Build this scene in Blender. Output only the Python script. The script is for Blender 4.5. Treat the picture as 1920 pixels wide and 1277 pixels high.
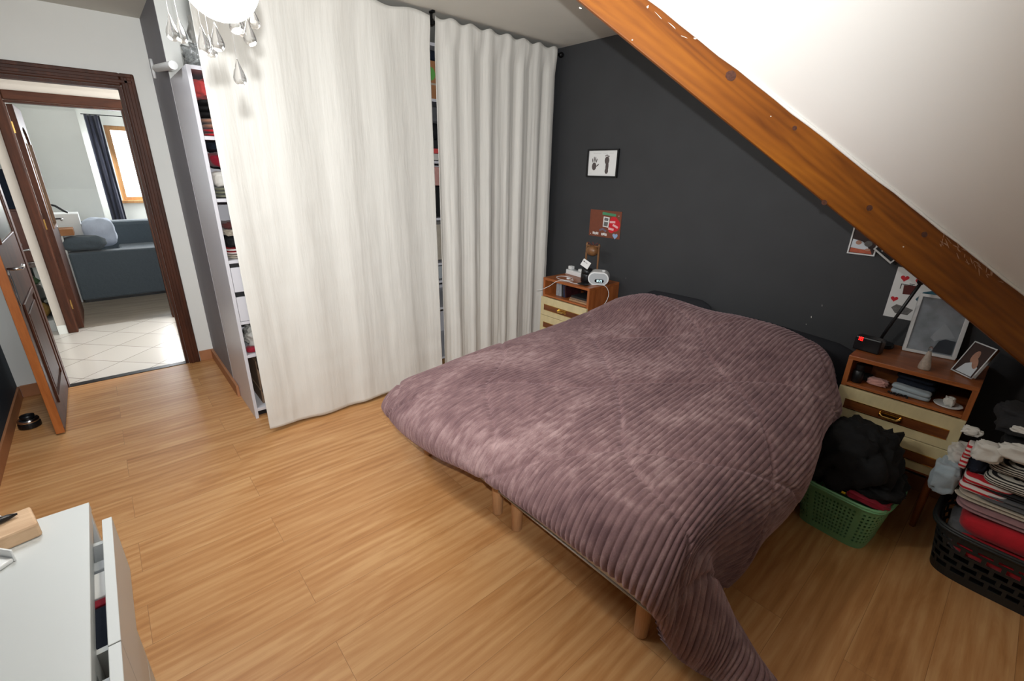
import bpy, bmesh, math, random
import numpy as np
from mathutils import Vector, Matrix, noise as mn

for o in list(bpy.data.objects): bpy.data.objects.remove(o)
S = bpy.context.scene
COL = S.collection
# ------------------------------------------------------------------ camera
cam_d = bpy.data.cameras.new('camera'); cam = bpy.data.objects.new('camera', cam_d); COL.objects.link(cam)
cam_d.sensor_fit = 'HORIZONTAL'; cam_d.sensor_width = 36.0; cam_d.lens = 36.0*853.31/1920.0
cam_d.clip_start = 0.02; cam_d.clip_end = 60
RX = Vector((0.6582281, 0.75251649, 0.02132351)); DN = Vector((0.27529836, -0.21424797, -0.93718121)); FW = Vector((-0.7006758, 0.62274934, -0.34819059))
M = Matrix((RX, -DN, -FW)).transposed().to_4x4(); M.translation = Vector((0, 0, 1.54))
cam.matrix_world = M
S.camera = cam
# ------------------------------------------------------------------ look
S.view_settings.view_transform = 'Standard'; S.view_settings.look = 'None'
S.view_settings.gamma = 1.0; S.view_settings.use_curve_mapping = False
S.view_settings.exposure = 0.0
W = bpy.data.worlds.new('world'); S.world = W; W.use_nodes = True
W.node_tree.nodes['Background'].inputs[0].default_value = (0.75, 0.86, 1.0, 1)
W.node_tree.nodes['Background'].inputs[1].default_value = 1.0

def light(name, kind, loc, energy, color=(1, 1, 1), target=None, **kw):
    d = bpy.data.lights.new(name, kind); d.energy = energy; d.color = color
    for k, v in kw.items(): setattr(d, k, v)
    o = bpy.data.objects.new(name, d); COL.objects.link(o); o.location = loc
    if target is not None:
        o.rotation_euler = (Vector(target)-Vector(loc)).to_track_quat('-Z', 'Y').to_euler()
    return o
# the flash on top of the photographer's camera, turned a little to the left
FLASH = light('camera_flash', 'SPOT', (0.0, 0.0, 1.63), 240, (0.97, 0.985, 1.0), (-2.45, 1.38, 1.88), spot_size=math.radians(124), spot_blend=1.0, shadow_soft_size=0.012)
# added area light under the ceiling, no window there: brightens the left floor
FILL = light('left_fill_light', 'AREA', (-2.3, -0.22, 2.38), 21, (0.92, 0.96, 1.0), (-2.35, 0.35, 0.2), shape='RECTANGLE', size=0.7, size_y=0.35)
# daylight in the hall and in the far room
HALL = light('hall_daylight', 'AREA', (-5.1, 1.9, 1.5), 80, (0.95, 0.98, 1.0), (-5.1, 0.0, 0.7), shape='RECTANGLE', size=0.9, size_y=1.3)
ROOM = light('far_room_daylight', 'AREA', (-9.3, 0.9, 1.5), 60, (0.92, 0.96, 1.0), (-7.2, -0.2, 0.8), shape='RECTANGLE', size=0.9, size_y=1.1)

# ------------------------------------------------------------------ materials
def c255(r, g, b, a=1):
    f = lambda c: (c/255/12.92) if c/255 <= 0.04045 else ((c/255+0.055)/1.055)**2.4
    return (f(r), f(g), f(b), a)
def mat(name, col, rough=0.6, metal=0.0, noise=0.0, nscale=8.0, stretch=(1, 1, 1), bump=0.0, bscale=60.0, bstretch=(1, 1, 1), col2=None, spec=0.5, emit=None, estr=0.0, trans=0.0, sheen=0.0, alpha=1.0, ior=1.45, dist=0.002, detail=4):
    m = bpy.data.materials.new(name); m.use_nodes = True
    nt = m.node_tree; b = nt.nodes['Principled BSDF']
    b.inputs['Base Color'].default_value = col; b.inputs['Roughness'].default_value = rough
    b.inputs['Metallic'].default_value = metal; b.inputs['Specular IOR Level'].default_value = spec
    b.inputs['Transmission Weight'].default_value = trans; b.inputs['IOR'].default_value = ior
    b.inputs['Sheen Weight'].default_value = sheen; b.inputs['Alpha'].default_value = alpha
    if emit: b.inputs['Emission Color'].default_value = emit; b.inputs['Emission Strength'].default_value = estr
    tc = nt.nodes.new('ShaderNodeTexCoord')
    def nz(scale, st, det):
        mp = nt.nodes.new('ShaderNodeMapping'); mp.inputs['Scale'].default_value = st
        nt.links.new(tc.outputs['Object'], mp.inputs[0])
        n = nt.nodes.new('ShaderNodeTexNoise'); n.inputs['Scale'].default_value = scale; n.inputs['Detail'].default_value = det
        nt.links.new(mp.outputs[0], n.inputs['Vector']); return n
    if noise > 0 or col2:
        n = nz(nscale, stretch, detail)
        r = nt.nodes.new('ShaderNodeMapRange'); r.inputs[1].default_value = 0.3; r.inputs[2].default_value = 0.7
        nt.links.new(n.outputs['Fac'], r.inputs[0])
        mx = nt.nodes.new('ShaderNodeMix'); mx.data_type = 'RGBA'
        c2 = col2 if col2 else tuple(max(0, x*(1-noise)) for x in col[:3])+(1,)
        mx.inputs[6].default_value = col; mx.inputs[7].default_value = c2
        nt.links.new(r.outputs[0], mx.inputs[0]); nt.links.new(mx.outputs[2], b.inputs['Base Color'])
    if bump > 0:
        n = nz(bscale, bstretch, 3)
        bp = nt.nodes.new('ShaderNodeBump'); bp.inputs['Strength'].default_value = bump; bp.inputs['Distance'].default_value = dist
        nt.links.new(n.outputs['Fac'], bp.inputs['Height']); nt.links.new(bp.outputs[0], b.inputs['Normal'])
    return m

def wood(name, c1, c2, axis='x', scale=3.0, rough=0.35, rings=True, bump=0.15):
    """fine grain running along the given axis"""
    m = bpy.data.materials.new(name); m.use_nodes = True; nt = m.node_tree; b = nt.nodes['Principled BSDF']
    N = nt.nodes.new; Lk = nt.links.new
    tc = N('ShaderNodeTexCoord'); mp = N('ShaderNodeMapping')
    st = {'x': (0.12, 1, 1), 'y': (1, 0.12, 1), 'z': (1, 1, 0.12)}[axis]
    mp.inputs['Scale'].default_value = tuple(s*scale for s in st); Lk(tc.outputs['Object'], mp.inputs[0])
    n1 = N('ShaderNodeTexNoise'); n1.inputs['Scale'].default_value = 4; n1.inputs['Detail'].default_value = 8; n1.inputs['Distortion'].default_value = 0.6
    Lk(mp.outputs[0], n1.inputs['Vector'])
    n2 = N('ShaderNodeTexNoise'); n2.inputs['Scale'].default_value = 30; n2.inputs['Detail'].default_value = 4
    Lk(mp.outputs[0], n2.inputs['Vector'])
    ad = N('ShaderNodeMath'); ad.operation = 'MULTIPLY_ADD'; ad.inputs[1].default_value = 0.35; Lk(n2.outputs['Fac'], ad.inputs[0]); Lk(n1.outputs['Fac'], ad.inputs[2])
    r = N('ShaderNodeMapRange'); r.inputs[1].default_value = 0.45; r.inputs[2].default_value = 0.9; Lk(ad.outputs[0], r.inputs[0])
    mx = N('ShaderNodeMix'); mx.data_type = 'RGBA'; mx.inputs[6].default_value = c1; mx.inputs[7].default_value = c2
    Lk(r.outputs[0], mx.inputs[0]); Lk(mx.outputs[2], b.inputs['Base Color'])
    b.inputs['Roughness'].default_value = rough
    bp = N('ShaderNodeBump'); bp.inputs['Strength'].default_value = bump; bp.inputs['Distance'].default_value = 0.001
    Lk(ad.outputs[0], bp.inputs['Height']); Lk(bp.outputs[0], b.inputs['Normal'])
    return m

def floor_material():
    m = bpy.data.materials.new('laminate_floor'); m.use_nodes = True; nt = m.node_tree; b = nt.nodes['Principled BSDF']
    N = nt.nodes.new; Lk = nt.links.new
    tc = N('ShaderNodeTexCoord'); sep = N('ShaderNodeSeparateXYZ'); Lk(tc.outputs['Object'], sep.inputs[0])
    cmb = N('ShaderNodeCombineXYZ')                       # boards run along y
    sh = N('ShaderNodeMath'); sh.operation = 'ADD'; sh.inputs[1].default_value = 10+0.040; Lk(sep.outputs['X'], sh.inputs[0])
    shy = N('ShaderNodeMath'); shy.operation = 'ADD'; shy.inputs[1].default_value = 10.02; Lk(sep.outputs['Y'], shy.inputs[0])
    Lk(shy.outputs[0], cmb.inputs['X']); Lk(sh.outputs[0], cmb.inputs['Y'])
    br = N('ShaderNodeTexBrick'); br.offset = 0.37; br.offset_frequency = 2; br.squash = 1
    br.inputs['Scale'].default_value = 1.0; br.inputs['Brick Width'].default_value = 1.29; br.inputs['Row Height'].default_value = 0.196
    br.inputs['Mortar Size'].default_value = 0.0009; br.inputs['Mortar Smooth'].default_value = 0.3
    br.inputs['Color1'].default_value = (0, 0, 0, 1); br.inputs['Color2'].default_value = (1, 1, 1, 1); br.inputs['Mortar'].default_value = (0.5, 0.5, 0.5, 1)
    Lk(cmb.outputs[0], br.inputs['Vector'])
    # long soft grain, shifted for each board
    off = N('ShaderNodeVectorMath'); off.operation = 'MULTIPLY_ADD'; Lk(br.outputs['Color'], off.inputs[0]); off.inputs[1].default_value = (3.1, 7.7, 5.3); Lk(cmb.outputs[0], off.inputs[2])
    mp = N('ShaderNodeMapping'); mp.inputs['Scale'].default_value = (1.2, 9, 1); Lk(off.outputs[0], mp.inputs[0])
    n1 = N('ShaderNodeTexNoise'); n1.inputs['Scale'].default_value = 1.3; n1.inputs['Detail'].default_value = 6; n1.inputs['Distortion'].default_value = 1.4; n1.inputs['Roughness'].default_value = 0.55
    Lk(mp.outputs[0], n1.inputs['Vector'])
    mp2 = N('ShaderNodeMapping'); mp2.inputs['Scale'].default_value = (3.5, 110, 1); Lk(off.outputs[0], mp2.inputs[0])
    n2 = N('ShaderNodeTexNoise'); n2.inputs['Scale'].default_value = 1.5; n2.inputs['Detail'].default_value = 5; n2.inputs['Distortion'].default_value = 0.5
    Lk(mp2.outputs[0], n2.inputs['Vector'])
    # figure lines
    wv = N('ShaderNodeTexWave'); wv.wave_type = 'BANDS'; wv.bands_direction = 'Y'; wv.inputs['Scale'].default_value = 0.9; wv.inputs['Distortion'].default_value = 5.0; wv.inputs['Detail'].default_value = 3; wv.inputs['Detail Scale'].default_value = 0.7
    Lk(mp.outputs[0], wv.inputs['Vector'])
    a1 = N('ShaderNodeMath'); a1.operation = 'MULTIPLY_ADD'; a1.inputs[1].default_value = 0.26; Lk(n2.outputs['Fac'], a1.inputs[0]); Lk(n1.outputs['Fac'], a1.inputs[2])
    a2 = N('ShaderNodeMath'); a2.operation = 'MULTIPLY_ADD'; a2.inputs[1].default_value = 0.12; Lk(wv.outputs['Fac'], a2.inputs[0]); Lk(a1.outputs[0], a2.inputs[2])
    a3 = N('ShaderNodeMath'); a3.operation = 'MULTIPLY_ADD'; a3.inputs[1].default_value = 0.10; Lk(br.outputs['Color'], a3.inputs[0]); Lk(a2.outputs[0], a3.inputs[2])
    rp = N('ShaderNodeValToRGB'); Lk(a3.outputs[0], rp.inputs[0])
    e = rp.color_ramp.elements; e[0].position = 0.36; e[0].color = c255(*FL1); e[1].position = 0.94; e[1].color = c255(*FL3)
    k = e.new(0.66); k.color = c255(*FL2)
    mx = N('ShaderNodeMix'); mx.data_type = 'RGBA'; mx.inputs[7].default_value = c255(92, 60, 36)
    ms = N('ShaderNodeMath'); ms.operation = 'MULTIPLY'; ms.inputs[1].default_value = 0.5; Lk(br.outputs['Fac'], ms.inputs[0])
    Lk(ms.outputs[0], mx.inputs[0]); Lk(rp.outputs[0], mx.inputs[6]); Lk(mx.outputs[2], b.inputs['Base Color'])
    b.inputs['Roughness'].default_value = 0.36; b.inputs['Specular IOR Level'].default_value = 0.42
    bp = N('ShaderNodeBump'); bp.inputs['Strength'].default_value = 0.12; bp.inputs['Distance'].default_value = 0.0008; Lk(n2.outputs['Fac'], bp.inputs['Height']); Lk(bp.outputs[0], b.inputs['Normal'])
    return m
FL1, FL2, FL3 = (156, 104, 58), (190, 136, 84), (210, 162, 110)

def tile_material():
    m = bpy.data.materials.new('hall_tiles'); m.use_nodes = True; nt = m.node_tree; b = nt.nodes['Principled BSDF']
    N = nt.nodes.new; Lk = nt.links.new
    tc = N('ShaderNodeTexCoord'); mp = N('ShaderNodeMapping'); mp.inputs['Rotation'].default_value = (0, 0, math.radians(45)); mp.inputs['Location'].default_value = (0.27, 0.12, 0)
    Lk(tc.outputs['Object'], mp.inputs[0])
    br = N('ShaderNodeTexBrick'); br.offset = 0; br.squash = 1
    br.inputs['Scale'].default_value = 1; br.inputs['Brick Width'].default_value = 0.33; br.inputs['Row Height'].default_value = 0.33
    br.inputs['Mortar Size'].default_value = 0.003
    br.inputs['Color1'].default_value = c255(208, 200, 190); br.inputs['Color2'].default_value = c255(216, 208, 199); br.inputs['Mortar'].default_value = c255(140, 130, 120)
    Lk(mp.outputs[0], br.inputs['Vector']); Lk(br.outputs['Color'], b.inputs['Base Color']); b.inputs['Roughness'].default_value = 0.22
    return m

def duvet_material():
    m = bpy.data.materials.new('mauve_plush'); m.use_nodes = True; nt = m.node_tree; b = nt.nodes['Principled BSDF']
    N = nt.nodes.new; Lk = nt.links.new
    uv = N('ShaderNodeUVMap')
    def nz(sc, st, det=4, dis=0.0):
        mp = N('ShaderNodeMapping'); mp.inputs['Scale'].default_value = st; Lk(uv.outputs[0], mp.inputs[0])
        n = N('ShaderNodeTexNoise'); n.inputs['Scale'].default_value = sc; n.inputs['Detail'].default_value = det; n.inputs['Distortion'].default_value = dis; Lk(mp.outputs[0], n.inputs['Vector']); return n
    n1 = nz(3.0, (1, 0.8, 1), 5, 0.8); n2 = nz(20, (2.0, 0.8, 1), 4); n3 = nz(260, (1, 1, 1), 2)
    a = N('ShaderNodeMath'); a.operation = 'MULTIPLY_ADD'; a.inputs[1].default_value = 0.95; Lk(n2.outputs['Fac'], a.inputs[0]); Lk(n1.outputs['Fac'], a.inputs[2])
    a2 = N('ShaderNodeMath'); a2.operation = 'MULTIPLY_ADD'; a2.inputs[1].default_value = 0.25; Lk(n3.outputs['Fac'], a2.inputs[0]); Lk(a.outputs[0], a2.inputs[2])
    rg = N('ShaderNodeMapRange'); rg.inputs[1].default_value = 0.80; rg.inputs[2].default_value = 1.42; Lk(a2.outputs[0], rg.inputs[0])
    rp = N('ShaderNodeValToRGB'); Lk(rg.outputs[0], rp.inputs[0]); e = rp.color_ramp.elements
    e[0].position = 0.0; e[0].color = c255(98, 74, 76); e[1].position = 1.0; e[1].color = c255(162, 136, 134)
    k = e.new(0.5); k.color = c255(125, 98, 98)
    Lk(rp.outputs[0], b.inputs['Base Color'])
    b.inputs['Roughness'].default_value = 0.85; b.inputs['Specular IOR Level'].default_value = 0.15
    b.inputs['Sheen Weight'].default_value = 0.55; b.inputs['Sheen Roughness'].default_value = 0.45; b.inputs['Sheen Tint'].default_value = c255(220, 190, 195)
    bp = N('ShaderNodeBump'); bp.inputs['Strength'].default_value = 0.5; bp.inputs['Distance'].default_value = 0.002; Lk(n3.outputs['Fac'], bp.inputs['Height']); Lk(bp.outputs[0], b.inputs['Normal'])
    return m

def beam_material():
    """varnished spruce, grain along the object's local x, knots and paint smears"""
    m = bpy.data.materials.new('varnished_beam'); m.use_nodes = True; nt = m.node_tree; b = nt.nodes['Principled BSDF']
    N = nt.nodes.new; Lk = nt.links.new
    tc = N('ShaderNodeTexCoord'); mp = N('ShaderNodeMapping'); mp.inputs['Scale'].default_value = (0.8, 9, 9); Lk(tc.outputs['Object'], mp.inputs[0])
    n1 = N('ShaderNodeTexNoise'); n1.inputs['Scale'].default_value = 1.6; n1.inputs['Detail'].default_value = 7; n1.inputs['Distortion'].default_value = 1.6; Lk(mp.outputs[0], n1.inputs['Vector'])
    wv = N('ShaderNodeTexWave'); wv.wave_type = 'BANDS'; wv.bands_direction = 'Z'; wv.inputs['Scale'].default_value = 1.6; wv.inputs['Distortion'].default_value = 7; wv.inputs['Detail'].default_value = 4; wv.inputs['Detail Scale'].default_value = 0.8; Lk(mp.outputs[0], wv.inputs['Vector'])
    a = N('ShaderNodeMath'); a.operation = 'MULTIPLY_ADD'; a.inputs[1].default_value = 0.10; Lk(wv.outputs['Fac'], a.inputs[0]); Lk(n1.outputs['Fac'], a.inputs[2])
    rp = N('ShaderNodeValToRGB'); Lk(a.outputs[0], rp.inputs[0]); e = rp.color_ramp.elements
    e[0].position = 0.30; e[0].color = c255(90, 46, 12); e[1].position = 0.85; e[1].color = c255(154, 92, 24); k = e.new(0.52); k.color = c255(126, 70, 18)
    Lk(rp.outputs[0], b.inputs['Base Color'])
    b.inputs['Roughness'].default_value = 0.42; b.inputs['Specular IOR Level'].default_value = 0.28
    bp = N('ShaderNodeBump'); bp.inputs['Strength'].default_value = 0.25; bp.inputs['Distance'].default_value = 0.001; Lk(a.outputs[0], bp.inputs['Height']); Lk(bp.outputs[0], b.inputs['Normal'])
    return m

MT = {}
def defmats():
    M_ = MT
    M_['white_paint'] = mat('white_paint', c255(238, 239, 234), 0.75, noise=0.04, nscale=3, bump=0.15, bscale=90, dist=0.001)
    M_['hall_paint'] = mat('warm_hall_paint', c255(214, 204, 194), 0.75, noise=0.04, nscale=3)
    M_['ceiling'] = mat('ceiling_paint', c255(214, 212, 203), 0.8, noise=0.05, nscale=2.5, bump=0.12, bscale=60, dist=0.001)
    M_['slope'] = mat('slope_paint', c255(244, 243, 238), 0.6, noise=0.04, nscale=2, bump=0.1, bscale=50, dist=0.001)
    M_['dark_wall'] = mat('charcoal_wall', c255(57, 58, 60), 0.62, noise=0.12, nscale=5, bump=0.25, bscale=70, dist=0.0015)
    M_['blue_wall'] = mat('dark_blue_wall', c255(46, 60, 72), 0.7, noise=0.1, nscale=4, bump=0.2, bscale=70, dist=0.001)
    M_['grey_wall'] = mat('dark_grey_wall', c255(132, 130, 136), 0.6, noise=0.1, nscale=4, bump=0.2, bscale=60, dist=0.001)
    M_['laminate'] = floor_material(); M_['tiles'] = tile_material()
    M_['far_floor'] = wood('far_floor_boards', c255(120, 110, 98), c255(160, 148, 132), 'y', 3, 0.35)
    M_['terracotta'] = mat('baseboard_tile', c255(178, 122, 84), 0.5, noise=0.15, nscale=12)
    M_['door_wood'] = wood('dark_door_wood', c255(52, 27, 17), c255(86, 47, 29), 'z', 5, 0.5)
    M_['door_wood_h'] = wood('dark_door_wood_across', c255(52, 27, 17), c255(86, 47, 29), 'y', 5, 0.5)
    M_['door_edge'] = wood('orange_door_edge', c255(150, 84, 36), c255(184, 110, 54), 'z', 5, 0.4)
    M_['glass_frost'] = mat('frosted_glass', c255(205, 214, 205), 0.25, trans=0.55, bump=0.3, bscale=40)
    M_['chrome'] = mat('polished_chrome', c255(205, 205, 208), 0.15, 1.0)
    M_['white_lam'] = mat('white_laminate', c255(192, 195, 194), 0.35, noise=0.02, nscale=3)
    M_['wardrobe'] = mat('white_wardrobe_board', c255(214, 212, 216), 0.3, noise=0.02, nscale=3)
    M_['black_gap'] = mat('black_recess', c255(20, 20, 22), 0.6)
    M_['curtain'] = mat('cream_linen', c255(219, 217, 210), 0.9, noise=0.05, nscale=1.6, stretch=(1, 4, 0.5), bump=0.5, bscale=7, bstretch=(1, 4, 0.5), dist=0.008, detail=3, sheen=0.1)
    M_['rod'] = mat('black_rod_metal', c255(22, 22, 24), 0.4, 0.6)
    M_['duvet'] = duvet_material(); M_['beam'] = beam_material()
    M_['chalk'] = mat('white_paint_smear', c255(226, 220, 210), 0.8)
    M_['knot'] = mat('wood_knot', c255(92, 56, 44), 0.4, noise=0.5, nscale=160)
    M_['mattress'] = mat('mattress_ticking', c255(215, 208, 198), 0.9, noise=0.06, nscale=20)
    M_['base'] = mat('bed_base_fabric', c255(232, 220, 204), 0.85, noise=0.06, nscale=30)
    M_['leg'] = wood('pale_leg_wood', c255(176, 128, 88), c255(200, 156, 112), 'z', 6, 0.45)
    M_['pillow'] = mat('black_pillowcase', c255(26, 27, 32), 0.85, bump=0.3, bscale=15, dist=0.004)
    M_['teak'] = wood('red_brown_veneer', c255(132, 70, 32), c255(172, 100, 52), 'x', 6, 0.35)
    M_['teak_v'] = wood('red_brown_veneer_upright', c255(132, 70, 32), c255(172, 100, 52), 'z', 6, 0.35)
    M_['inlay'] = wood('dark_inlay_veneer', c255(92, 48, 24), c255(128, 74, 36), 'x', 8, 0.3)
    M_['cream'] = mat('cream_drawer_laminate', c255(212, 196, 152), 0.4, noise=0.14, nscale=14, stretch=(2, 1, 1))
    M_['brass'] = mat('polished_brass', c255(214, 176, 104), 0.22, 1.0)
    M_['white_pl'] = mat('white_plastic', c255(226, 227, 226), 0.35)
    M_['grey_pl'] = mat('pale_grey_plastic', c255(176, 180, 182), 0.4)
    M_['black_pl'] = mat('black_plastic', c255(18, 18, 20), 0.35)
    M_['screen'] = mat('clock_display', c255(8, 10, 14), 0.15)
    M_['digit'] = mat('lit_clock_digits', c255(220, 240, 240), 0.5, emit=c255(205, 235, 240), estr=1.1)
    M_['red_led'] = mat('lit_red_digits', c255(200, 20, 20), 0.5, emit=c255(255, 24, 20), estr=4.0)
    M_['paper'] = mat('white_paper', c255(232, 232, 230), 0.8)
    M_['ink'] = mat('grey_brown_ink', c255(98, 88, 86), 0.85, noise=0.35, nscale=120)
    M_['faint_ink'] = mat('pencil_grey', c255(165, 165, 168), 0.85)
    M_['card_brown'] = mat('brown_card', c255(122, 68, 48), 0.7, noise=0.12, nscale=40)
    M_['red'] = mat('red_card', c255(200, 30, 42), 0.6); M_['green'] = mat('green_card', c255(72, 140, 100), 0.6)
    M_['blue_card'] = mat('pale_blue_card', c255(140, 170, 205), 0.6); M_['black'] = mat('black_matte', c255(24, 24, 26), 0.6)
    M_['grey_card'] = mat('grey_photo_tone', c255(120, 118, 116), 0.6, noise=0.4, nscale=90)
    M_['photo_bw'] = mat('cloudy_grey_photo', c255(206, 214, 222), 0.25, noise=0.5, nscale=12, detail=3)
    M_['photo_light'] = mat('pale_photo_cloth', c255(214, 220, 226), 0.3, noise=0.1, nscale=12)
    M_['photo_dark'] = mat('dark_photo_tone', c255(92, 98, 108), 0.3, noise=0.3, nscale=14)
    M_['photo_warm'] = mat('warm_skin_photo', c255(190, 140, 116), 0.4, noise=0.35, nscale=26)
    M_['photo_black'] = mat('dark_warm_photo', c255(58, 36, 32), 0.4, noise=0.3, nscale=20)
    M_['photo_orange'] = mat('orange_photo_tone', c255(190, 92, 62), 0.4, noise=0.25, nscale=40)
    M_['teal'] = mat('teal_print', c255(52, 104, 122), 0.6, noise=0.4, nscale=50)
    M_['crystal'] = mat('clear_crystal', (1, 1, 1, 1), 0.03, trans=1.0, ior=1.38, alpha=0.55)
    M_['string'] = mat('clear_nylon', c255(120, 120, 124), 0.6, trans=0.2, alpha=0.35, spec=0.1)
    M_['globe'] = mat('lit_opal_globe', c255(255, 250, 240), 0.4, emit=c255(255, 250, 240), estr=145.0)
    M_['bag_clear'] = mat('clear_wrinkled_plastic', c255(205, 208, 206), 0.12, trans=0.75, bump=0.8, bscale=40, dist=0.01)
    M_['bag_white'] = mat('white_wrinkled_plastic', c255(205, 203, 196), 0.35, noise=0.15, nscale=20, bump=0.7, bscale=30, dist=0.01)
    def cl(n, rgb, **k):
        M_[n] = mat(n, c255(*rgb), 0.9, noise=k.pop('noise', 0.2), nscale=k.pop('nscale', 20), bump=0.6, bscale=28, dist=0.006, sheen=0.0 if sum(rgb) < 120 else 0.15, **k)
    cl('coral_cloth', (226, 84, 82)); cl('crimson_cloth', (150, 20, 44)); cl('red_cloth', (190, 24, 38)); cl('black_cloth', (22, 22, 24)); cl('tan_cloth', (166, 122, 100))
    cl('navy_cloth', (24, 32, 48)); cl('sage_cloth', (118, 118, 98)); cl('white_cloth', (212, 208, 200), noise=0.1); cl('rust_cloth', (96, 46, 42)); cl('beige_cloth', (190, 178, 160))
    cl('pink_cloth', (214, 160, 150)); cl('grey_cloth', (92, 92, 94)); cl('dark_grey_cloth', (38, 37, 39)); cl('pale_blue_cloth', (168, 182, 190)); cl('pink_grey_cloth', (160, 120, 122))
    cl('sofa_cloth', (82, 92, 100), noise=0.1, nscale=60); cl('blue_white_cloth', (196, 206, 224), noise=0.12, nscale=8); cl('dark_curtain_cloth', (34, 36, 52)); cl('black_clothes', (9, 9, 11), noise=0.3)
    M_['stripe'] = stripe_mat('black_white_stripe', c255(30, 28, 30), c255(196, 190, 178), 120)
    M_['stripe_red'] = stripe_mat('red_white_pattern', c255(190, 30, 40), c255(214, 205, 200), 55)
    M_['cardboard'] = mat('cardboard', c255(170, 118, 78), 0.8, noise=0.08, nscale=10)
    M_['kraft'] = mat('brown_paper', c255(128, 104, 84), 0.8, noise=0.15, nscale=10)
    M_['lime'] = mat('lime_green_print', c255(104, 172, 84), 0.6)
    M_['green_pl'] = mat('green_basket_plastic', c255(116, 172, 124), 0.4)
    M_['dark_pl'] = mat('dark_basket_plastic', c255(34, 36, 36), 0.5)
    M_['oak'] = wood('pale_oak_block', c255(180, 146, 112), c255(206, 174, 140), 'y', 8, 0.6)
    M_['brown_wood'] = wood('brown_turned_wood', c255(96, 62, 36), c255(140, 98, 60), 'z', 10, 0.4)
    M_['brown_cab'] = wood('brown_cabinet_wood', c255(84, 44, 30), c255(110, 62, 42), 'z', 5, 0.4)
    M_['win_glow'] = mat('bright_sky_pane', (1, 1, 1, 1), 0.5, emit=c255(246, 250, 255), estr=5.0)
    M_['win_wood'] = wood('honey_window_wood', c255(170, 120, 70), c255(200, 150, 96), 'z', 6, 0.4)
    M_['gold'] = mat('mottled_gold', c255(150, 118, 60), 0.4, noise=0.4, nscale=40)
    M_['glass'] = mat('clear_glass', (1, 1, 1, 1), 0.03, trans=1.0)
    M_['leaf'] = mat('dark_leaf', c255(60, 84, 56), 0.5)
    M_['caulk'] = mat('white_caulk', c255(240, 238, 232), 0.5)
    M_['book_blue'] = mat('dark_blue_cover', c255(60, 66, 96), 0.4, noise=0.6, nscale=60); M_['book_grey'] = mat('grey_cover', c255(150, 152, 156), 0.4, noise=0.2, nscale=50)
    M_['book_red'] = mat('dark_red_cover', c255(58, 26, 30), 0.4, noise=0.7, nscale=60); M_['book_tan'] = mat('tan_cover', c255(168, 132, 98), 0.5, noise=0.15, nscale=40)
    M_['cone'] = mat('speckled_frost_glass', c255(220, 205, 190), 0.3, trans=0.35, noise=0.3, nscale=120)
def stripe_mat(name, a, b_, sc):
    m = bpy.data.materials.new(name); m.use_nodes = True; nt = m.node_tree; b = nt.nodes['Principled BSDF']
    tc = nt.nodes.new('ShaderNodeTexCoord'); wv = nt.nodes.new('ShaderNodeTexWave'); wv.bands_direction = 'Z'; wv.inputs['Scale'].default_value = sc/6.28*2; wv.inputs['Distortion'].default_value = 1.2; wv.inputs['Detail'].default_value = 1
    nt.links.new(tc.outputs['Object'], wv.inputs['Vector'])
    rp = nt.nodes.new('ShaderNodeValToRGB'); rp.color_ramp.elements[0].position = 0.4; rp.color_ramp.elements[1].position = 0.55; rp.color_ramp.elements[0].color = a; rp.color_ramp.elements[1].color = b_
    nt.links.new(wv.outputs['Fac'], rp.inputs[0]); nt.links.new(rp.outputs[0], b.inputs['Base Color']); b.inputs['Roughness'].default_value = 0.9
    return m
defmats()
for k_ in ('door_wood', 'door_wood_h', 'curtain'): MT[k_].node_tree.nodes['Principled BSDF'].inputs['Specular IOR Level'].default_value = 0.25

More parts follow.
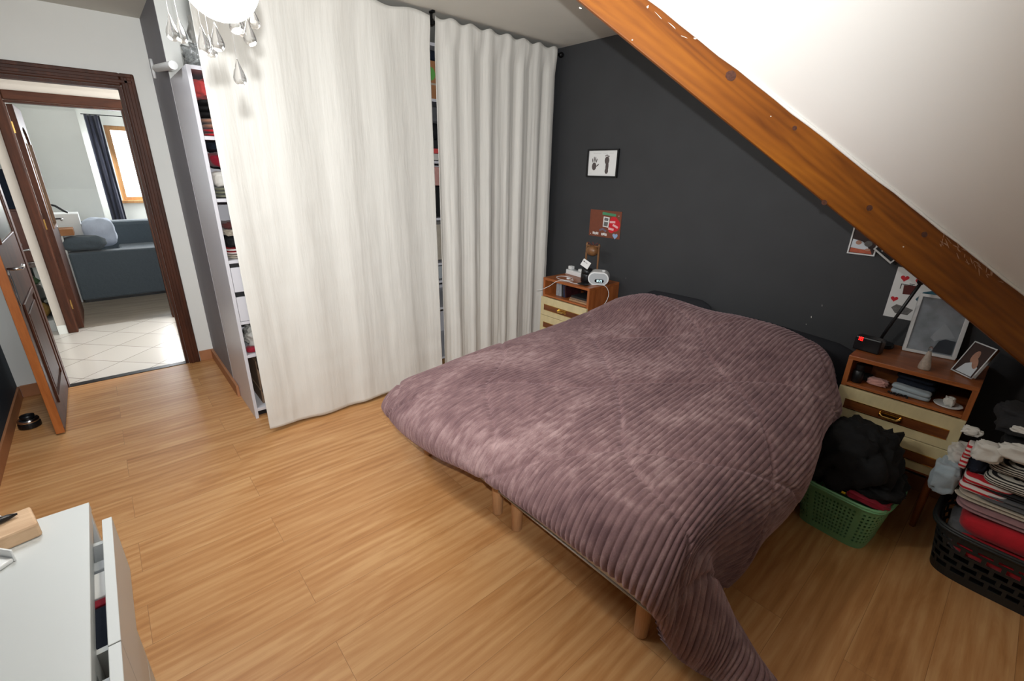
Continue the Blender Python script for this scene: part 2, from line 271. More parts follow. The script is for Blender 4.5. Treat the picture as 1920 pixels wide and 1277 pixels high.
# ------------------------------------------------------------------ geometry helpers
class MB:
    def __init__(s): s.v = []; s.f = []; s.X = Matrix.Identity(4)
    def add(s, vs, fs):
        n = len(s.v); s.v += [tuple(s.X @ Vector(p)) for p in vs]; s.f += [tuple(i+n for i in f) for f in fs]; return s
    def box(s, x0, x1, y0, y1, z0, z1):
        return s.add([(x0, y0, z0), (x1, y0, z0), (x1, y1, z0), (x0, y1, z0), (x0, y0, z1), (x1, y0, z1), (x1, y1, z1), (x0, y1, z1)],
                     [(3, 2, 1, 0), (4, 5, 6, 7), (0, 1, 5, 4), (1, 2, 6, 5), (2, 3, 7, 6), (3, 0, 4, 7)])
    def prism(s, pts, d):
        """extrude polygon pts (3d) by vector d"""
        n = len(pts); d = Vector(d); a = [Vector(p) for p in pts]
        nr = Vector((0, 0, 0))
        for i in range(n): nr += a[i].cross(a[(i+1) % n])
        if nr.dot(d) > 0: a = a[::-1]
        vs = a+[p+d for p in a]
        fs = [tuple(range(n)), tuple(range(2*n-1, n-1, -1))]+[(i, i+n, (i+1) % n+n, (i+1) % n)for i in range(n)]
        return s.add(vs, fs)
    def tube(s, path, r, n=10, caps=True, r2=None):
        P = [Vector(p) for p in path]; m = len(P); vs = []; fs = []
        up = Vector((0, 0, 1)); prev = None
        for i in range(m):
            t = (P[min(i+1, m-1)]-P[max(i-1, 0)]).normalized()
            if prev is None:
                a = t.cross(up);
                if a.length < 1e-3: a = t.cross(Vector((1, 0, 0)))
                a.normalize()
            else:
                a = (prev-t*prev.dot(t)).normalized()
            prev = a; b = t.cross(a)
            rr = r if r2 is None else r+(r2-r)*i/(m-1)
            if hasattr(r, '__len__'): rr = r[i]
            for k in range(n):
                an = 2*math.pi*k/n; vs.append(P[i]+a*rr*math.cos(an)+b*rr*math.sin(an))
        for i in range(m-1):
            for k in range(n):
                k2 = (k+1) % n; fs.append((i*n+k, i*n+k2, (i+1)*n+k2, (i+1)*n+k))
        if caps: fs.append(tuple(range(n-1, -1, -1))); fs.append(tuple((m-1)*n+k for k in range(n)))
        return s.add(vs, fs)
    def lathe(s, prof, c=(0, 0, 0), n=24, axis=None):
        """prof: list of (r, z) from bottom to top, around vertical axis at c"""
        vs = []; fs = []; m = len(prof); A = axis if axis is not None else Matrix.Identity(3); c = Vector(c)
        for r, z in prof:
            for k in range(n):
                a = 2*math.pi*k/n; vs.append(c+A @ Vector((r*math.cos(a), r*math.sin(a), z)))
        for i in range(m-1):
            for k in range(n):
                k2 = (k+1) % n; fs.append((i*n+k, i*n+k2, (i+1)*n+k2, (i+1)*n+k))
        fs.append(tuple(range(n-1, -1, -1))); fs.append(tuple((m-1)*n+k for k in range(n)))
        return s.add(vs, fs)
    def grid(s, fn, nu, nv, closed_u=False):
        vs = [fn(i/(nu-1) if not closed_u else i/nu, j/(nv-1)) for j in range(nv) for i in range(nu)]
        fs = []
        for j in range(nv-1):
            for i in range(nu if closed_u else nu-1):
                i2 = (i+1) % nu; fs.append((j*nu+i, j*nu+i2, (j+1)*nu+i2, (j+1)*nu+i))
        return s.add(vs, fs)
    def sphere(s, c, rx, ry=None, rz=None, n=20, m=12, fn=None):
        ry = rx if ry is None else ry; rz = rx if rz is None else rz; c = Vector(c); vs = []; fs = []
        for j in range(m+1):
            th = math.pi*(j/m-0.5)
            for k in range(n):
                a = 2*math.pi*k/n; d = Vector((math.cos(th)*math.cos(a), math.cos(th)*math.sin(a), math.sin(th)))
                q = 1.0 if fn is None else fn(d)
                vs.append(c+Vector((d.x*rx, d.y*ry, d.z*rz))*q)
        for j in range(m):
            for k in range(n):
                k2 = (k+1) % n; fs.append((j*n+k, j*n+k2, (j+1)*n+k2, (j+1)*n+k))
        return s.add(vs, fs)

def build(name, mb, material, parent=None, smooth=False, bevel=0.0, origin=None, solid=0.0, subd=0):
    me = bpy.data.meshes.new(name)
    off = Vector((0, 0, 0))
    if parent is not None and parent.get('_o') is not None: off = Vector(parent['_o'])
    elif origin is not None: off = Vector(origin)
    me.from_pydata([tuple(Vector(p)-off) for p in mb.v], [], mb.f)
    me.validate(); me.update()
    bm = bmesh.new(); bm.from_mesh(me); bmesh.ops.remove_doubles(bm, verts=bm.verts, dist=1e-6); bmesh.ops.recalc_face_normals(bm, faces=bm.faces); bm.to_mesh(me); bm.free()
    if smooth:
        for p in me.polygons: p.use_smooth = True
    me.materials.append(MT[material] if isinstance(material, str) else material)
    o = bpy.data.objects.new(name, me); COL.objects.link(o)
    if parent is not None: o.parent = parent; o['_o'] = tuple(off)
    else: o.location = off; o['_o'] = tuple(off)
    if bevel:
        b = o.modifiers.new('bevel', 'BEVEL'); b.width = bevel; b.segments = 2; b.limit_method = 'ANGLE'; b.angle_limit = math.radians(40)
        b.harden_normals = False
    if solid:
        q = o.modifiers.new('thick', 'SOLIDIFY'); q.thickness = solid; q.offset = -1
    if subd:
        q = o.modifiers.new('sub', 'SUBSURF'); q.levels = subd; q.render_levels = subd
    return o

def thing(name, loc, label, cat, group=None):
    o = bpy.data.objects.new(name, None); COL.objects.link(o); o.location = loc; o['_o'] = tuple(loc); o.empty_display_size = 0.1
    o['label'] = label; o['category'] = cat
    if group: o['group'] = group
    return o
def tag(o, label, cat, group=None):
    o['label'] = label; o['category'] = cat
    if group: o['group'] = group
    return o
def struct(name, mb, material, parent=None, **k):
    o = build(name, mb, material, parent, **k)
    if parent is None: o['kind'] = 'structure'
    return o
def fbm(p, s=1.0, seed=0.0):
    return mn.fractal(Vector((p[0]*s+seed, p[1]*s-seed*1.7, p[2]*s+seed*0.3)), 0.8, 2.0, 4)

# ------------------------------------------------------------------ the room
XD, YW, ZC = -4.34, 2.95, 2.44      # door wall, charcoal wall, ceiling
YL = -0.68                          # wall on the photographer's left
struct('floor', MB().box(XD, 1.4, YL-0.1, YW+0.1, -0.05, 0.0), 'laminate')
struct('wall_back', MB().box(-3.7, 1.5, YW, YW+0.12, 0, 2.5), 'dark_wall')
struct('wall_left', MB().box(XD, 1.5, YL-0.12, YL, 0, 2.5), 'blue_wall')
struct('wall_right', MB().box(1.4, 1.5, YL, YW, 0, 2.5), 'white_paint')
struct('ceiling', MB().box(XD-0.14, 1.5, YL-0.12, YW+0.12, ZC, ZC+0.06), 'ceiling')
# sloping roof: two planes that meet over the valley beam
def zA(y): return 3.31-0.869*y
def zB(x): return 1.18-0.869*x
yA0 = (3.31-ZC)/0.869; xB0 = (1.18-ZC)/0.869
a = MB()
# plane A (photographer's side of the valley): x from valley to the right wall
va = [(yA0-2.451, yA0, ZC), (1.5, yA0, ZC), (1.5, YW, zA(YW)), (YW-2.451, YW, zA(YW))]
a.prism(va, (0, 0.10, 0.12))
struct('ceiling_slope_front', a, 'slope')
b = MB()
vb = [(xB0, xB0+2.451, ZC), (YW-2.451, YW, zA(YW)), (xB0, YW, ZC)]
b.prism(vb, (0.10, 0, 0.12))
struct('ceiling_slope_rear', b, 'ceiling')

# door wall with the opening of door 1
y0, y1, zt = -0.45, 0.295, 2.02
w = MB(); T = 0.08
w.box(XD-T, XD, YL-0.1, y0-0.0, 0, ZC); w.box(XD-T, XD, y1, 0.48, 0, ZC); w.box(XD-T, XD, y0, y1, zt, ZC)
struct('wall_door', w, 'white_paint')
wcs = struct('wall_closet_side', MB().box(XD, -3.601, 0.4805, 0.56, 0, ZC), 'white_paint')
build('grey_paint_face', MB().box(XD, -3.600, 0.479, 0.4805, 0, ZC), 'grey_wall', wcs)
struct('wall_closet_back', MB().box(-3.72, -3.62, 0.56, YW, 0, ZC), 'white_paint')
# baseboards
struct('baseboard_closet', MB().box(XD, -3.43, 0.462, 0.479, 0, 0.085), 'terracotta', bevel=0.002)
struct('baseboard_door', MB().box(XD, XD+0.012, 0.376, 0.462, 0, 0.085).box(XD, XD+0.012, YL+.012, y0-0.08, 0, 0.085), 'terracotta', bevel=0.002)
struct('baseboard_left', MB().box(XD+0.012, 1.4, YL, YL+0.012, 0, 0.085), 'terracotta', bevel=0.002)
struct('baseboard_back', MB().box(-2.5, 1.4, YW-0.012, YW, 0, 0.085), 'terracotta', bevel=0.002)
struct('threshold', MB().box(XD-0.06, XD+0.0, y0, y1, -0.01, 0.004), 'black_pl')
# door frames
def frame(name, X0, X1, ya, yb, z, proud, wdt=0.078):
    """casing on both faces + lining"""
    o = None
    m = MB()
    for (xa, xb) in ((X1, X1+proud), (X0-proud, X0)):
        m.box(xa, xb, ya-wdt, ya, 0, z+wdt); m.box(xa, xb, yb, yb+wdt, 0, z+wdt)
    o = struct(name, m, 'door_wood', bevel=0.008)
    h = MB()
    for (xa, xb) in ((X1, X1+proud), (X0-proud, X0)): h.box(xa, xb, ya, yb, z, z+wdt)
    build('head_casing', h, 'door_wood_h', o, bevel=0.008)
    l = MB(); l.box(X0-0.001, X1+0.001, ya, ya+0.018, 0, z).box(X0-0.001, X1+0.001, yb-0.018, yb, 0, z).box(X0-.001, X1+.001, ya+.018, yb-.018, z-0.018, z)
    build('lining', l, 'door_wood', o)
    s_ = MB()
    for xa in (X1+proud, ):
        for yy in (ya-wdt*0.82, ya-wdt*0.35): s_.box(xa, xa+0.006, yy-0.01, yy+0.01, 0, z+wdt*0.7)
        for yy in (yb+wdt*0.82, yb+wdt*0.35): s_.box(xa, xa+0.006, yy-0.01, yy+0.01, 0, z+wdt*0.7)
        for zz in (z+wdt*0.82, z+wdt*0.35): s_.box(xa, xa+0.006, ya-wdt*.8, yb+wdt*.8, zz-0.01, zz+0.01)
    build('moulding', s_, 'door_wood', o, bevel=0.004)
    return o
frame('door_frame_1', XD-T, XD, y0, y1, zt, 0.018)

# door leaf 1, opened into the room against the left: lies along x at y about -0.45
def lever(parent, x, y, z, sy, dx):
    """handle on a long curvy plate; sy = side the plate faces, dx = way the lever points"""
    p = MB(); pts = []
    for i in range(25):
        t = i/24*2*math.pi; rx = 0.022*(1+0.35*math.sin(3*t)); pts.append((x+rx*math.sin(t), y, z-0.04+0.105*math.cos(t)))
    p.prism(pts, (0, sy*0.005, 0))
    pl = build('handle_plate', p, 'chrome', parent, bevel=0.001)
    l = MB().tube([(x, y, z+0.06), (x, y+sy*0.035, z+0.06), (x, y+sy*0.05, z+0.06), (x+dx*0.03, y+sy*0.056, z+0.062), (x+dx*0.075, y+sy*0.056, z+0.066), (x+dx*0.12, y+sy*0.052, z+0.055)], 0.009, 12)
    build('lever', l, 'chrome', parent, smooth=True)
d1 = thing('room_door', (XD+0.02, -0.46, 0), 'dark brown panelled door leaf standing open into the bedroom, its orange edge towards the viewer', 'door')
LX0, LX1, LY0, LY1 = XD+0.03, -3.535, -0.475, -0.435
build('door_leaf', MB().box(LX0, LX1-0.004, LY0, LY1, 0.012, 2.005), 'door_wood', d1, bevel=0.004)
build('door_edge', MB().box(LX1-0.004, LX1, LY0, LY1, 0.012, 2.005), 'door_edge', d1, bevel=0.002)
for (za, zb) in ((0.16, 0.78),):
    q = MB()
    for (xa, xb, z1_, z2_) in ((LX0+0.12, LX1-0.12, za, za+0.03), (LX0+0.12, LX1-0.12, zb-0.03, zb), (LX0+0.12, LX0+0.15, za+.03, zb-.03), (LX1-0.15, LX1-0.12, za+.03, zb-.03)):
        q.box(xa, xb, LY1, LY1+0.010, z1_, z2_)
    pn = build('panel_moulding', q, 'door_wood', d1, bevel=0.004)
    build('raised_panel', MB().box(LX0+0.19, LX1-0.19, LY1, LY1+0.008, za+0.07, zb-0.07), 'door_wood', d1, bevel=0.006)
ga = [(LX0+0.10, 0, 1.12)]+[(LX0+0.10+(LX1-LX0-0.20)*(0.5-0.5*math.cos(math.pi*i/14)), 0, 1.70+0.14*math.sin(math.pi*i/14)) for i in range(15)]+[(LX1-0.10, 0, 1.12)]
build('glass_pane', MB().prism([(x, LY1, z) for x, y, z in ga], (0, 0.003, 0)), 'glass_frost', d1)
build('glazing_bead', MB().tube([(x, LY1+0.003, z) for x, y, z in ga+ga[:1]], 0.008, 8), 'door_wood', d1)
lever(d1, LX1-0.055, LY1, 0.93, 1, -1); lever(d1, LX1-0.055, LY0, 0.93, -1, -1)
# door stop on the floor behind the leaf
ds = thing('door_stop', (-3.78, -0.60, 0), 'black and chrome round weight on the floor behind the open door', 'door stop')
build('body', MB().lathe([(0.045, 0), (0.052, 0.006), (0.052, 0.03), (0.046, 0.034)], (-3.78, -0.60, 0), 28), 'black_pl', ds, smooth=False)
build('metal_ring', MB().lathe([(0.046, 0.034), (0.050, 0.040), (0.050, 0.052), (0.044, 0.058), (0.02, 0.062)], (-3.78, -0.60, 0), 28), 'chrome', ds, smooth=True)
build('top_ring', MB().lathe([(0.026, 0.060), (0.034, 0.066), (0.034, 0.078), (0.012, 0.084)], (-3.78, -0.60, 0), 24), 'black_pl', ds, smooth=True)

# ------------------------------------------------------------------ hall and far room
XH = -5.86
struct('floor_hall', MB().box(XH-0.1, XD, -1.9, 2.0, -0.05, 0.0).box(-7.5, XH-0.1, -3.0, -0.53, -0.05, 0.0), 'tiles')
struct('floor_far_room', MB().box(-9.8, XH-0.1, -0.53, 2.5, -0.05, 0.0), 'far_floor')
h = MB(); h.box(XH-0.10, XH, -0.53, -0.465, 0, ZC); h.box(XH-0.10, XH, 0.374, 2.0, 0, ZC); h.box(XH-0.10, XH, -0.465, 0.374, 2.0, ZC)
struct('wall_hall_far', h, 'hall_paint')
struct('wall_hall_end', MB().box(XH, XD-T, 2.0, 2.1, 0, ZC).box(-7.5, XD-T, -3.1, -3.0, 0, ZC).box(-7.6, -7.5, -3.0, -0.53, 0, ZC), 'white_paint')
struct('wall_hall_near', MB().box(XD-T, XD, 0.56, 2.0, 0, ZC).box(XD-T, XD, -3.0, YL-0.12, 0, ZC), 'white_paint')
struct('ceiling_hall', MB().box(-7.6, XD-T-0.06, -3.1, 2.1, ZC+0.02, ZC+0.08), 'ceiling')
struct('baseboard_hall', MB().box(XH, XH+0.012, -0.53, -0.465, 0, 0.085), 'white_paint', bevel=0.002)
f2 = MB(); wd = 0.072
f2.box(XH, XH+0.018, -0.465, -0.393, 0, 2.075).box(XH, XH+0.018, 0.374, 0.446, 0, 2.075)
f2o = struct('door_frame_2', f2, 'door_wood', bevel=0.008)
build('head_casing', MB().box(XH, XH+0.018, -0.393, 0.374, 2.0, 2.075), 'door_wood_h', f2o, bevel=0.008)
build('lining', MB().box(XH-0.1, XH, -0.465, -0.393, 0, 2.0).box(XH-0.1, XH, 0.355, 0.374, 0, 2.0).box(XH-.1, XH, -0.393, .355, 1.985, 2.0), 'door_wood', f2o)
# glazed door leaf opening into the far room
d2 = thing('glazed_door', (XH-0.1, -0.39, 0), 'dark wooden door with arched frosted glass, open into the far room', 'door')
ang = 0.0
R2 = Matrix.Translation((XH-0.10, -0.392, 0)) @ Matrix.Rotation(math.pi-ang, 4, 'Z')
def dbox(m, x0, x1, ya, yb, z0, z1): m.X = R2; m.box(x0, x1, ya, yb, z0, z1); m.X = Matrix.Identity(4)
m = MB(); Wd = 0.73
dbox(m, 0, 0.11, -0.04, 0, 0.01, 1.98); dbox(m, Wd-0.11, Wd, -0.04, 0, 0.01, 1.98); dbox(m, 0.11, Wd-0.11, -0.04, 0, 0.01, 0.95)
m.X = R2
arch = [(0.11, -0.04, 1.98), (0.11, -0.04, 1.68)]+[(0.11+(Wd-0.22)*(0.5-0.5*math.cos(math.pi*i/12)), -0.04, 1.68+0.14*math.sin(math.pi*i/12)) for i in range(1, 12)]+[(Wd-0.11, -0.04, 1.68), (Wd-0.11, -0.04, 1.98)]
m.prism(arch, (0, 0.04, 0)); m.X = Matrix.Identity(4)
build('door_leaf', m, 'door_wood', d2)
g_ = MB(); dbox(g_, 0.10, Wd-0.10, -0.024, -0.018, 0.94, 1.84); build('glass_pane', g_, 'glass_frost', d2)
q = MB(); dbox(q, 0.11, 0.125, -0.048, 0.006, 0.96, 1.68); dbox(q, Wd-0.125, Wd-0.11, -0.048, 0.006, 0.96, 1.68); dbox(q, 0.11, Wd-0.11, -0.048, 0.006, 0.945, 0.96); build('glazing_bead', q, 'brown_wood', d2)
q = MB()
for z in (0.25, 1.0, 1.8): dbox(q, -0.006, 0.014, -0.008, 0.004, z-0.045, z+0.045)
build('hinge', q, 'brass', d2)
q = MB(); q.X = R2
pts = [(Wd-0.055+0.02*(1+0.35*math.sin(3*t))*math.sin(t), 0, 0.91+0.105*math.cos(t)) for t in [i/24*2*math.pi for i in range(25)]]
q.prism(pts, (0, -0.0455, 0)); q.prism([(a_, 0.0, c_) for a_, b_, c_ in pts], (0, 0.0055, 0)); build('handle_plate', q, 'chrome', d2)
q = MB(); q.X = R2; q.tube([(Wd-0.055, 0, 0.99), (Wd-0.055, 0.05, 0.99), (Wd-0.075, 0.056, 0.992), (Wd-0.12, 0.056, 0.996), (Wd-0.16, 0.052, 0.985)], 0.009, 10); q.tube([(Wd-0.055, -0.04, 0.99), (Wd-0.055, -0.09, 0.99), (Wd-0.075, -0.096, 0.992), (Wd-0.16, -0.092, 0.985)], 0.009, 10)
build('lever', q, 'chrome', d2, smooth=True)

# far room walls, slope, window
struct('wall_far_room_left', MB().box(-9.8, XH-0.1, -0.53, -0.50, 0, ZC+0.3), 'white_paint')
struct('wall_far_room_right', MB().box(-9.8, XH-0.1, 2.5, 2.6, 0, ZC+0.3), 'white_paint')
struct('ceiling_far_room', MB().box(-9.8, XH-0.1, -0.62, 2.6, ZC+0.25, ZC+0.32), 'white_paint')
xw = -9.5
wz0, wz1, wy0, wy1 = 0.98, 2.05, 0.32, 1.25
wl = MB(); wl.box(xw-0.1, xw, -0.53, wy0, 0, ZC+.25).box(xw-0.1, xw, wy1, 2.5, 0, ZC+.25).box(xw-0.1, xw, wy0, wy1, 0, wz0).box(xw-.1, xw, wy0, wy1, wz1, ZC+.25)
struct('wall_far_room_window', wl, 'white_paint')
# grey boxed-in part of the wall in the corner left of the window
struct('wall_far_room_corner', MB().prism([(-8.6, -0.53, 0), (-8.6, -0.53, 1.2), (-8.3, -0.53, 2.6), (xw, -0.53, 2.6), (xw, -0.53, 0)], (0, 0.58, 0)), 'white_paint')
wi = struct('window_1', MB().box(xw-0.09, xw-0.03, wy0, wy0+0.06, wz0, wz1).box(xw-0.09, xw-0.03, wy1-0.06, wy1, wz0, wz1).box(xw-0.09, xw-0.03, wy0+.06, wy1-.06, wz0, wz0+0.06).box(xw-0.09, xw-0.03, wy0+.06, wy1-.06, wz1-0.06, wz1).box(xw-0.03, xw+0.04, wy0-0.04, wy1+0.04, wz0-0.03, wz0+0.012), 'win_wood', bevel=0.004)
build('pane', MB().box(xw-0.075, xw-0.07, wy0+0.06, wy1-0.06, wz0+0.06, wz1-0.06), 'win_glow', wi)
def drape(name, x, ya, yb, z0, z1, folds, amp, mt, label):
    m = MB()
    m.grid(lambda u, v: (x+amp*math.sin(u*folds*2*math.pi)+0.01*math.sin(v*7+u*9), ya+(yb-ya)*u, z0+(z1-z0)*v), folds*10+1, 12)
    o = build(name, m, mt, smooth=True, solid=0.004, origin=(x, ya, z0)); return tag(o, label, 'curtain')
drape('window_curtain', -9.30, 0.13, 0.30, 0.52, 2.16, 3, 0.02, 'dark_curtain_cloth', 'narrow dark navy curtain hanging beside the bright far window')
tag(build('curtain_wire', MB().tube([(-9.33, 0.1, 2.17), (-9.33, 1.5, 2.17)], 0.006, 8), 'rod', smooth=True), 'thin dark rod above the bright far window', 'curtain rod')

# sofa seen end-on through both doorways
so = thing('grey_sofa', (-7.6, 0.2, 0), 'blue-grey fabric sofa seen through both doorways', 'sofa')
build('base', MB().box(-8.3, -7.09, -0.36, 1.9, 0.03, 0.42), 'sofa_cloth', so, bevel=0.03)
build('armrest', MB().box(-7.26, -7.08, -0.36, 0.75, 0.03, 0.575), 'sofa_cloth', so, bevel=0.02)
build('backrest', MB().box(-8.5, -8.25, -0.36, 1.9, 0.1, 0.80), 'sofa_cloth', so, bevel=0.05)
build('seat_cushion', MB().box(-8.25, -7.27, 0.1, 1.9, 0.42, 0.50), 'sofa_cloth', so, bevel=0.03)
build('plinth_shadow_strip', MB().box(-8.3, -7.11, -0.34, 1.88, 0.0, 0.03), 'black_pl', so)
def arc_cushion(mt, x0, x1, yc, zc, ry, rz, seed):
    def fn(u, v):
        a = math.pi*2*u; x = x0+(x1-x0)*v; k = (1-abs(2*v-1)**6)**0.5 if 0 < v < 1 else 0.05
        y = ry*math.cos(a)*k; z = rz*math.sin(a)*k
        n_ = 1+0.08*fbm((x*2, y*3, z*3), 2, seed)
        return (x, yc+y*n_, zc+z*n_)
    return MB().grid(fn, 32, 14, closed_u=True)
tag(build('pale_pillow', MB().sphere((-7.50, -0.045, 0.745), 0.20, 0.165, 0.185, n=32, m=20, fn=lambda d: (1+0.10*mn.noise(d*2.2))*(abs(d.x)**3.5+abs(d.y)**3.5+abs(d.z)**3.5)**(-1/3.5)*0.9), 'blue_white_cloth', smooth=True, origin=(-7.5, -0.05, 0.58)), 'pale blue-white pillow bulging over the end of the sofa', 'pillow')
tag(build('grey_cushion', MB().sphere((-7.22, -0.205, 0.665), 0.13, 0.20, 0.088, n=32, m=20, fn=lambda d: (1+0.16*mn.noise(d*2.0+Vector((3, 1, 0))))*(abs(d.x)**3+abs(d.y)**3+abs(d.z)**3)**(-1/3)*0.95), 'sofa_cloth', smooth=True, origin=(-7.22, -0.2, 0.58)), 'dark grey cushion slumped over the near arm of the sofa', 'cushion')
tag(build('cardboard_box', MB().box(-7.35, -7.12, -0.42, -0.26, 0.765, 0.835), 'cardboard', bevel=0.004, origin=(-7.3, -.3, .80)), 'small open tan box lying on the dark grey sofa cushion', 'box')
wbx = thing('white_box', (-7.5, -0.3, 0), 'tall cream shelf box standing behind the grey sofa cushion', 'box')
build('body', MB().box(-7.75, -7.45, -0.45, -0.19, 0.0, 0.97), 'paper', wbx, bevel=0.004)
tag(build('black_cable', MB().tube([(-7.5, -0.42, 1.08), (-7.5, -0.36, 1.06), (-7.5, -0.30, 1.0), (-7.5, -0.27, 0.985)], 0.012, 8), 'black_pl', smooth=True), 'black cable lying on top of the cream box behind the sofa', 'cable')
tag(build('sofa_stand', MB().box(-7.45, -7.15, -0.44, -0.36, 0, 0.795), 'paper', bevel=0.004), 'cream side panel standing against the left end of the sofa', 'panel')

# things left of the hall pillar
cb = thing('brown_cabinet', (-6.4, -0.75, 0), 'reddish brown wooden cabinet in the hall, left of the white pillar', 'cabinet')
build('body', MB().box(-6.75, -6.25, -1.4, -0.535, 0.62, 1.12), 'brown_cab', cb, bevel=0.005)
build('door', MB().box(-6.25, -6.235, -1.0, -0.55, 0.64, 1.10), 'brown_cab', cb, bevel=0.004)
build('shelf', MB().box(-6.75, -6.2, -1.4, -0.56, 0.08, 0.13).box(-6.75, -6.2, -0.66, -0.64, .13, 0.62), 'black', cb, bevel=0.003)
gb = thing('game_box', (-6.3, -0.72, 1.12), 'dark blue box with a small white emblem on top of the hall cabinet', 'box')
build('body', MB().box(-6.5, -6.25, -1.0, -0.54, 1.122, 1.46), 'navy_cloth', gb, bevel=0.005)
build('emblem', MB().box(-6.25, -6.247, -0.655, -0.648, 1.37, 1.41).prism([(-6.25, -0.648, 1.41), (-6.25, -0.648, 1.395), (-6.25, -0.633, 1.388), (-6.25, -0.633, 1.398)], (0.003, 0, 0)).prism([(-6.25, -0.67, 1.372), (-6.25, -0.655, 1.38), (-6.25, -0.655, 1.374), (-6.25, -0.672, 1.366)], (0.003, 0, 0)).prism([(-6.25, -0.648, 1.380), (-6.25, -0.628, 1.373), (-6.25, -0.63, 1.366), (-6.25, -0.648, 1.372)], (0.003, 0, 0)), 'paper', gb)
mr = thing('chrome_stand', (-6.18, -0.62, 0.62), 'small chrome tap-like stand in front of the hall cabinet', 'stand')
build('post', MB().lathe([(0.035, 0), (0.035, 0.012), (0.012, 0.02), (0.010, 0.16), (0.03, 0.17), (0.03, 0.19)], (-6.1, -0.62, 0.64), 18), 'chrome', mr, smooth=True)
build('shelf_plate', MB().box(-6.2, -6.0, -0.70, -0.54, 0.62, 0.64), 'glass', mr)
build('arm', MB().tube([(-6.1, -0.62, 0.76), (-6.1, -0.56, 0.77), (-6.1, -0.53, 0.75)], 0.01, 8), 'chrome', mr, smooth=True)
vs = thing('plant_vase', (-6.10, -0.62, 0.2), 'clear glass vase with small leafy plant beside the hall pillar', 'vase')
build('vase', MB().lathe([(0.05, 0), (0.085, 0.02), (0.09, 0.10), (0.07, 0.15), (0.075, 0.17)], (-6.12, -0.635, 0.28), 24), 'glass', vs, smooth=True)
lf = MB()
for i in range(11):
    a_ = i*2.4; r = 0.09; x, y = -6.1+r*math.cos(a_), -0.64+r*math.sin(a_)
    lf.prism([(-6.1, -0.64, 0.40), (-6.1+.6*r*math.cos(a_+.3), -0.64+.6*r*math.sin(a_+.3), 0.46+0.01*i), (x, y, 0.47), (-6.1+.6*r*math.cos(a_-.3), -0.64+.6*r*math.sin(a_-.3), 0.45+.01*i)], (0, 0, 0.003))
build('leaves', lf, 'leaf', vs)
tag(build('gold_bag', MB().sphere((-6.1, -0.66, 0.205), 0.10, 0.11, 0.09, fn=lambda d: 1+0.12*mn.noise(d*3)), 'gold', smooth=True, origin=(-6.1, -0.66, .12)), 'mottled gold bag under the glass vase', 'bag')
tag(build('white_step', MB().box(-6.25, -6.0, -0.95, -0.545, 0.0, 0.11), 'white_lam', bevel=0.004), 'low white plinth block on the hall tiles', 'plinth')

# ------------------------------------------------------------------ valley beam
bd = Vector((1, 1, -0.9)).normalized(); by = Vector((-1, 1, 0)).normalized(); bz = bd.cross(by)
BO = Vector((-0.60, 1.851, 1.60)); BM = Matrix((bd, by, bz)).transposed().to_4x4(); BM.translation = BO; BI = BM.inverted()
def zlo(x): return 1.527-0.923*(x+0.598)
def zup(x): return 1.738-0.869*(x+0.634)
def bface(x, z, t=0.0): return Vector((x, x+2.451, z))+by*t     # a point on the beam's visible face, t metres into the beam
m = MB(); xs = [-1.40, 0.47]
vs = []
for x in xs:
    vs += [bface(x, zlo(x)), bface(x, zup(x)), bface(x, zup(x)+0.02, 0.03), bface(x, zlo(x)+0.004, 0.03)]
m.X = BI; m.add(vs, [(0, 1, 5, 4), (1, 2, 6, 5), (2, 3, 7, 6), (3, 0, 4, 7), (0, 3, 2, 1), (4, 5, 6, 7)]); m.X = Matrix.Identity(4)
beam = build('roof_beam', m, 'beam', bevel=0.004); beam.matrix_world = BM; beam['_o'] = (0, 0, 0)
tag(beam, 'sloping orange varnished wooden roof beam crossing the upper right', 'beam')
def beam_part(name, mb, mt, **k):
    mb.v = [tuple(BI @ Vector(p)) for p in mb.v]; return build(name, mb, mt, beam, **k)
random.seed(5)
def beam_blob(cx, cz, rx, rz, tilt=0.0, n=16, thick=0.0012, wob=0.15):
    pts = []
    for i in range(n):
        a = 2*math.pi*i/n; q = 1+random.uniform(-wob, wob); u = rx*q*math.cos(a); v = rz*q*math.sin(a)
        uu = u*math.cos(tilt)-v*math.sin(tilt); vv = u*math.sin(tilt)+v*math.cos(tilt)
        pts.append(bface(cx, cz)+bd*uu+bz*vv-by*0.0002)
    return MB().prism(pts, -by*thick)
for (x, z, r) in ((-0.807, 1.847, 0.017), (-0.64, 1.696, 0.008), (-0.531, 1.461, 0.010), (-0.42, 1.447, 0.011), (-0.271, 1.362, 0.011)):
    beam_part('knot', beam_blob(x, z, r, r*0.85, wob=0.08), 'knot')
m = MB()
for (x, z, rx, rz) in ((-1.012, 2.035, 0.004, 0.006), (-0.985, 2.01, 0.02, 0.0012), (-0.954, 1.985, 0.022, 0.0015), (-0.905, 1.962, 0.010, 0.0012), (-0.90, 1.950, 0.006, 0.0035), (-0.925, 1.955, 0.014, 0.001), (-1.039, 1.945, 0.003, 0.003), (-1.161, 2.031, 0.006, 0.003), (-0.86, 1.93, 0.016, 0.003), (-0.70, 1.73, 0.003, 0.002), (-0.312, 1.317, 0.004, 0.003), (-0.36, 1.30, 0.004, 0.003), (-0.77, 1.85, 0.0015, 0.004)):
    q = beam_blob(x, z, rx*0.7, rz*0.6, tilt=random.uniform(-0.25, 0.25), n=10, wob=0.4); m.v += []; n0 = len(m.v); m.v += q.v; m.f += [tuple(i+n0 for i in f) for f in q.f]
beam_part('paint_smear', m, 'chalk')
m = MB()
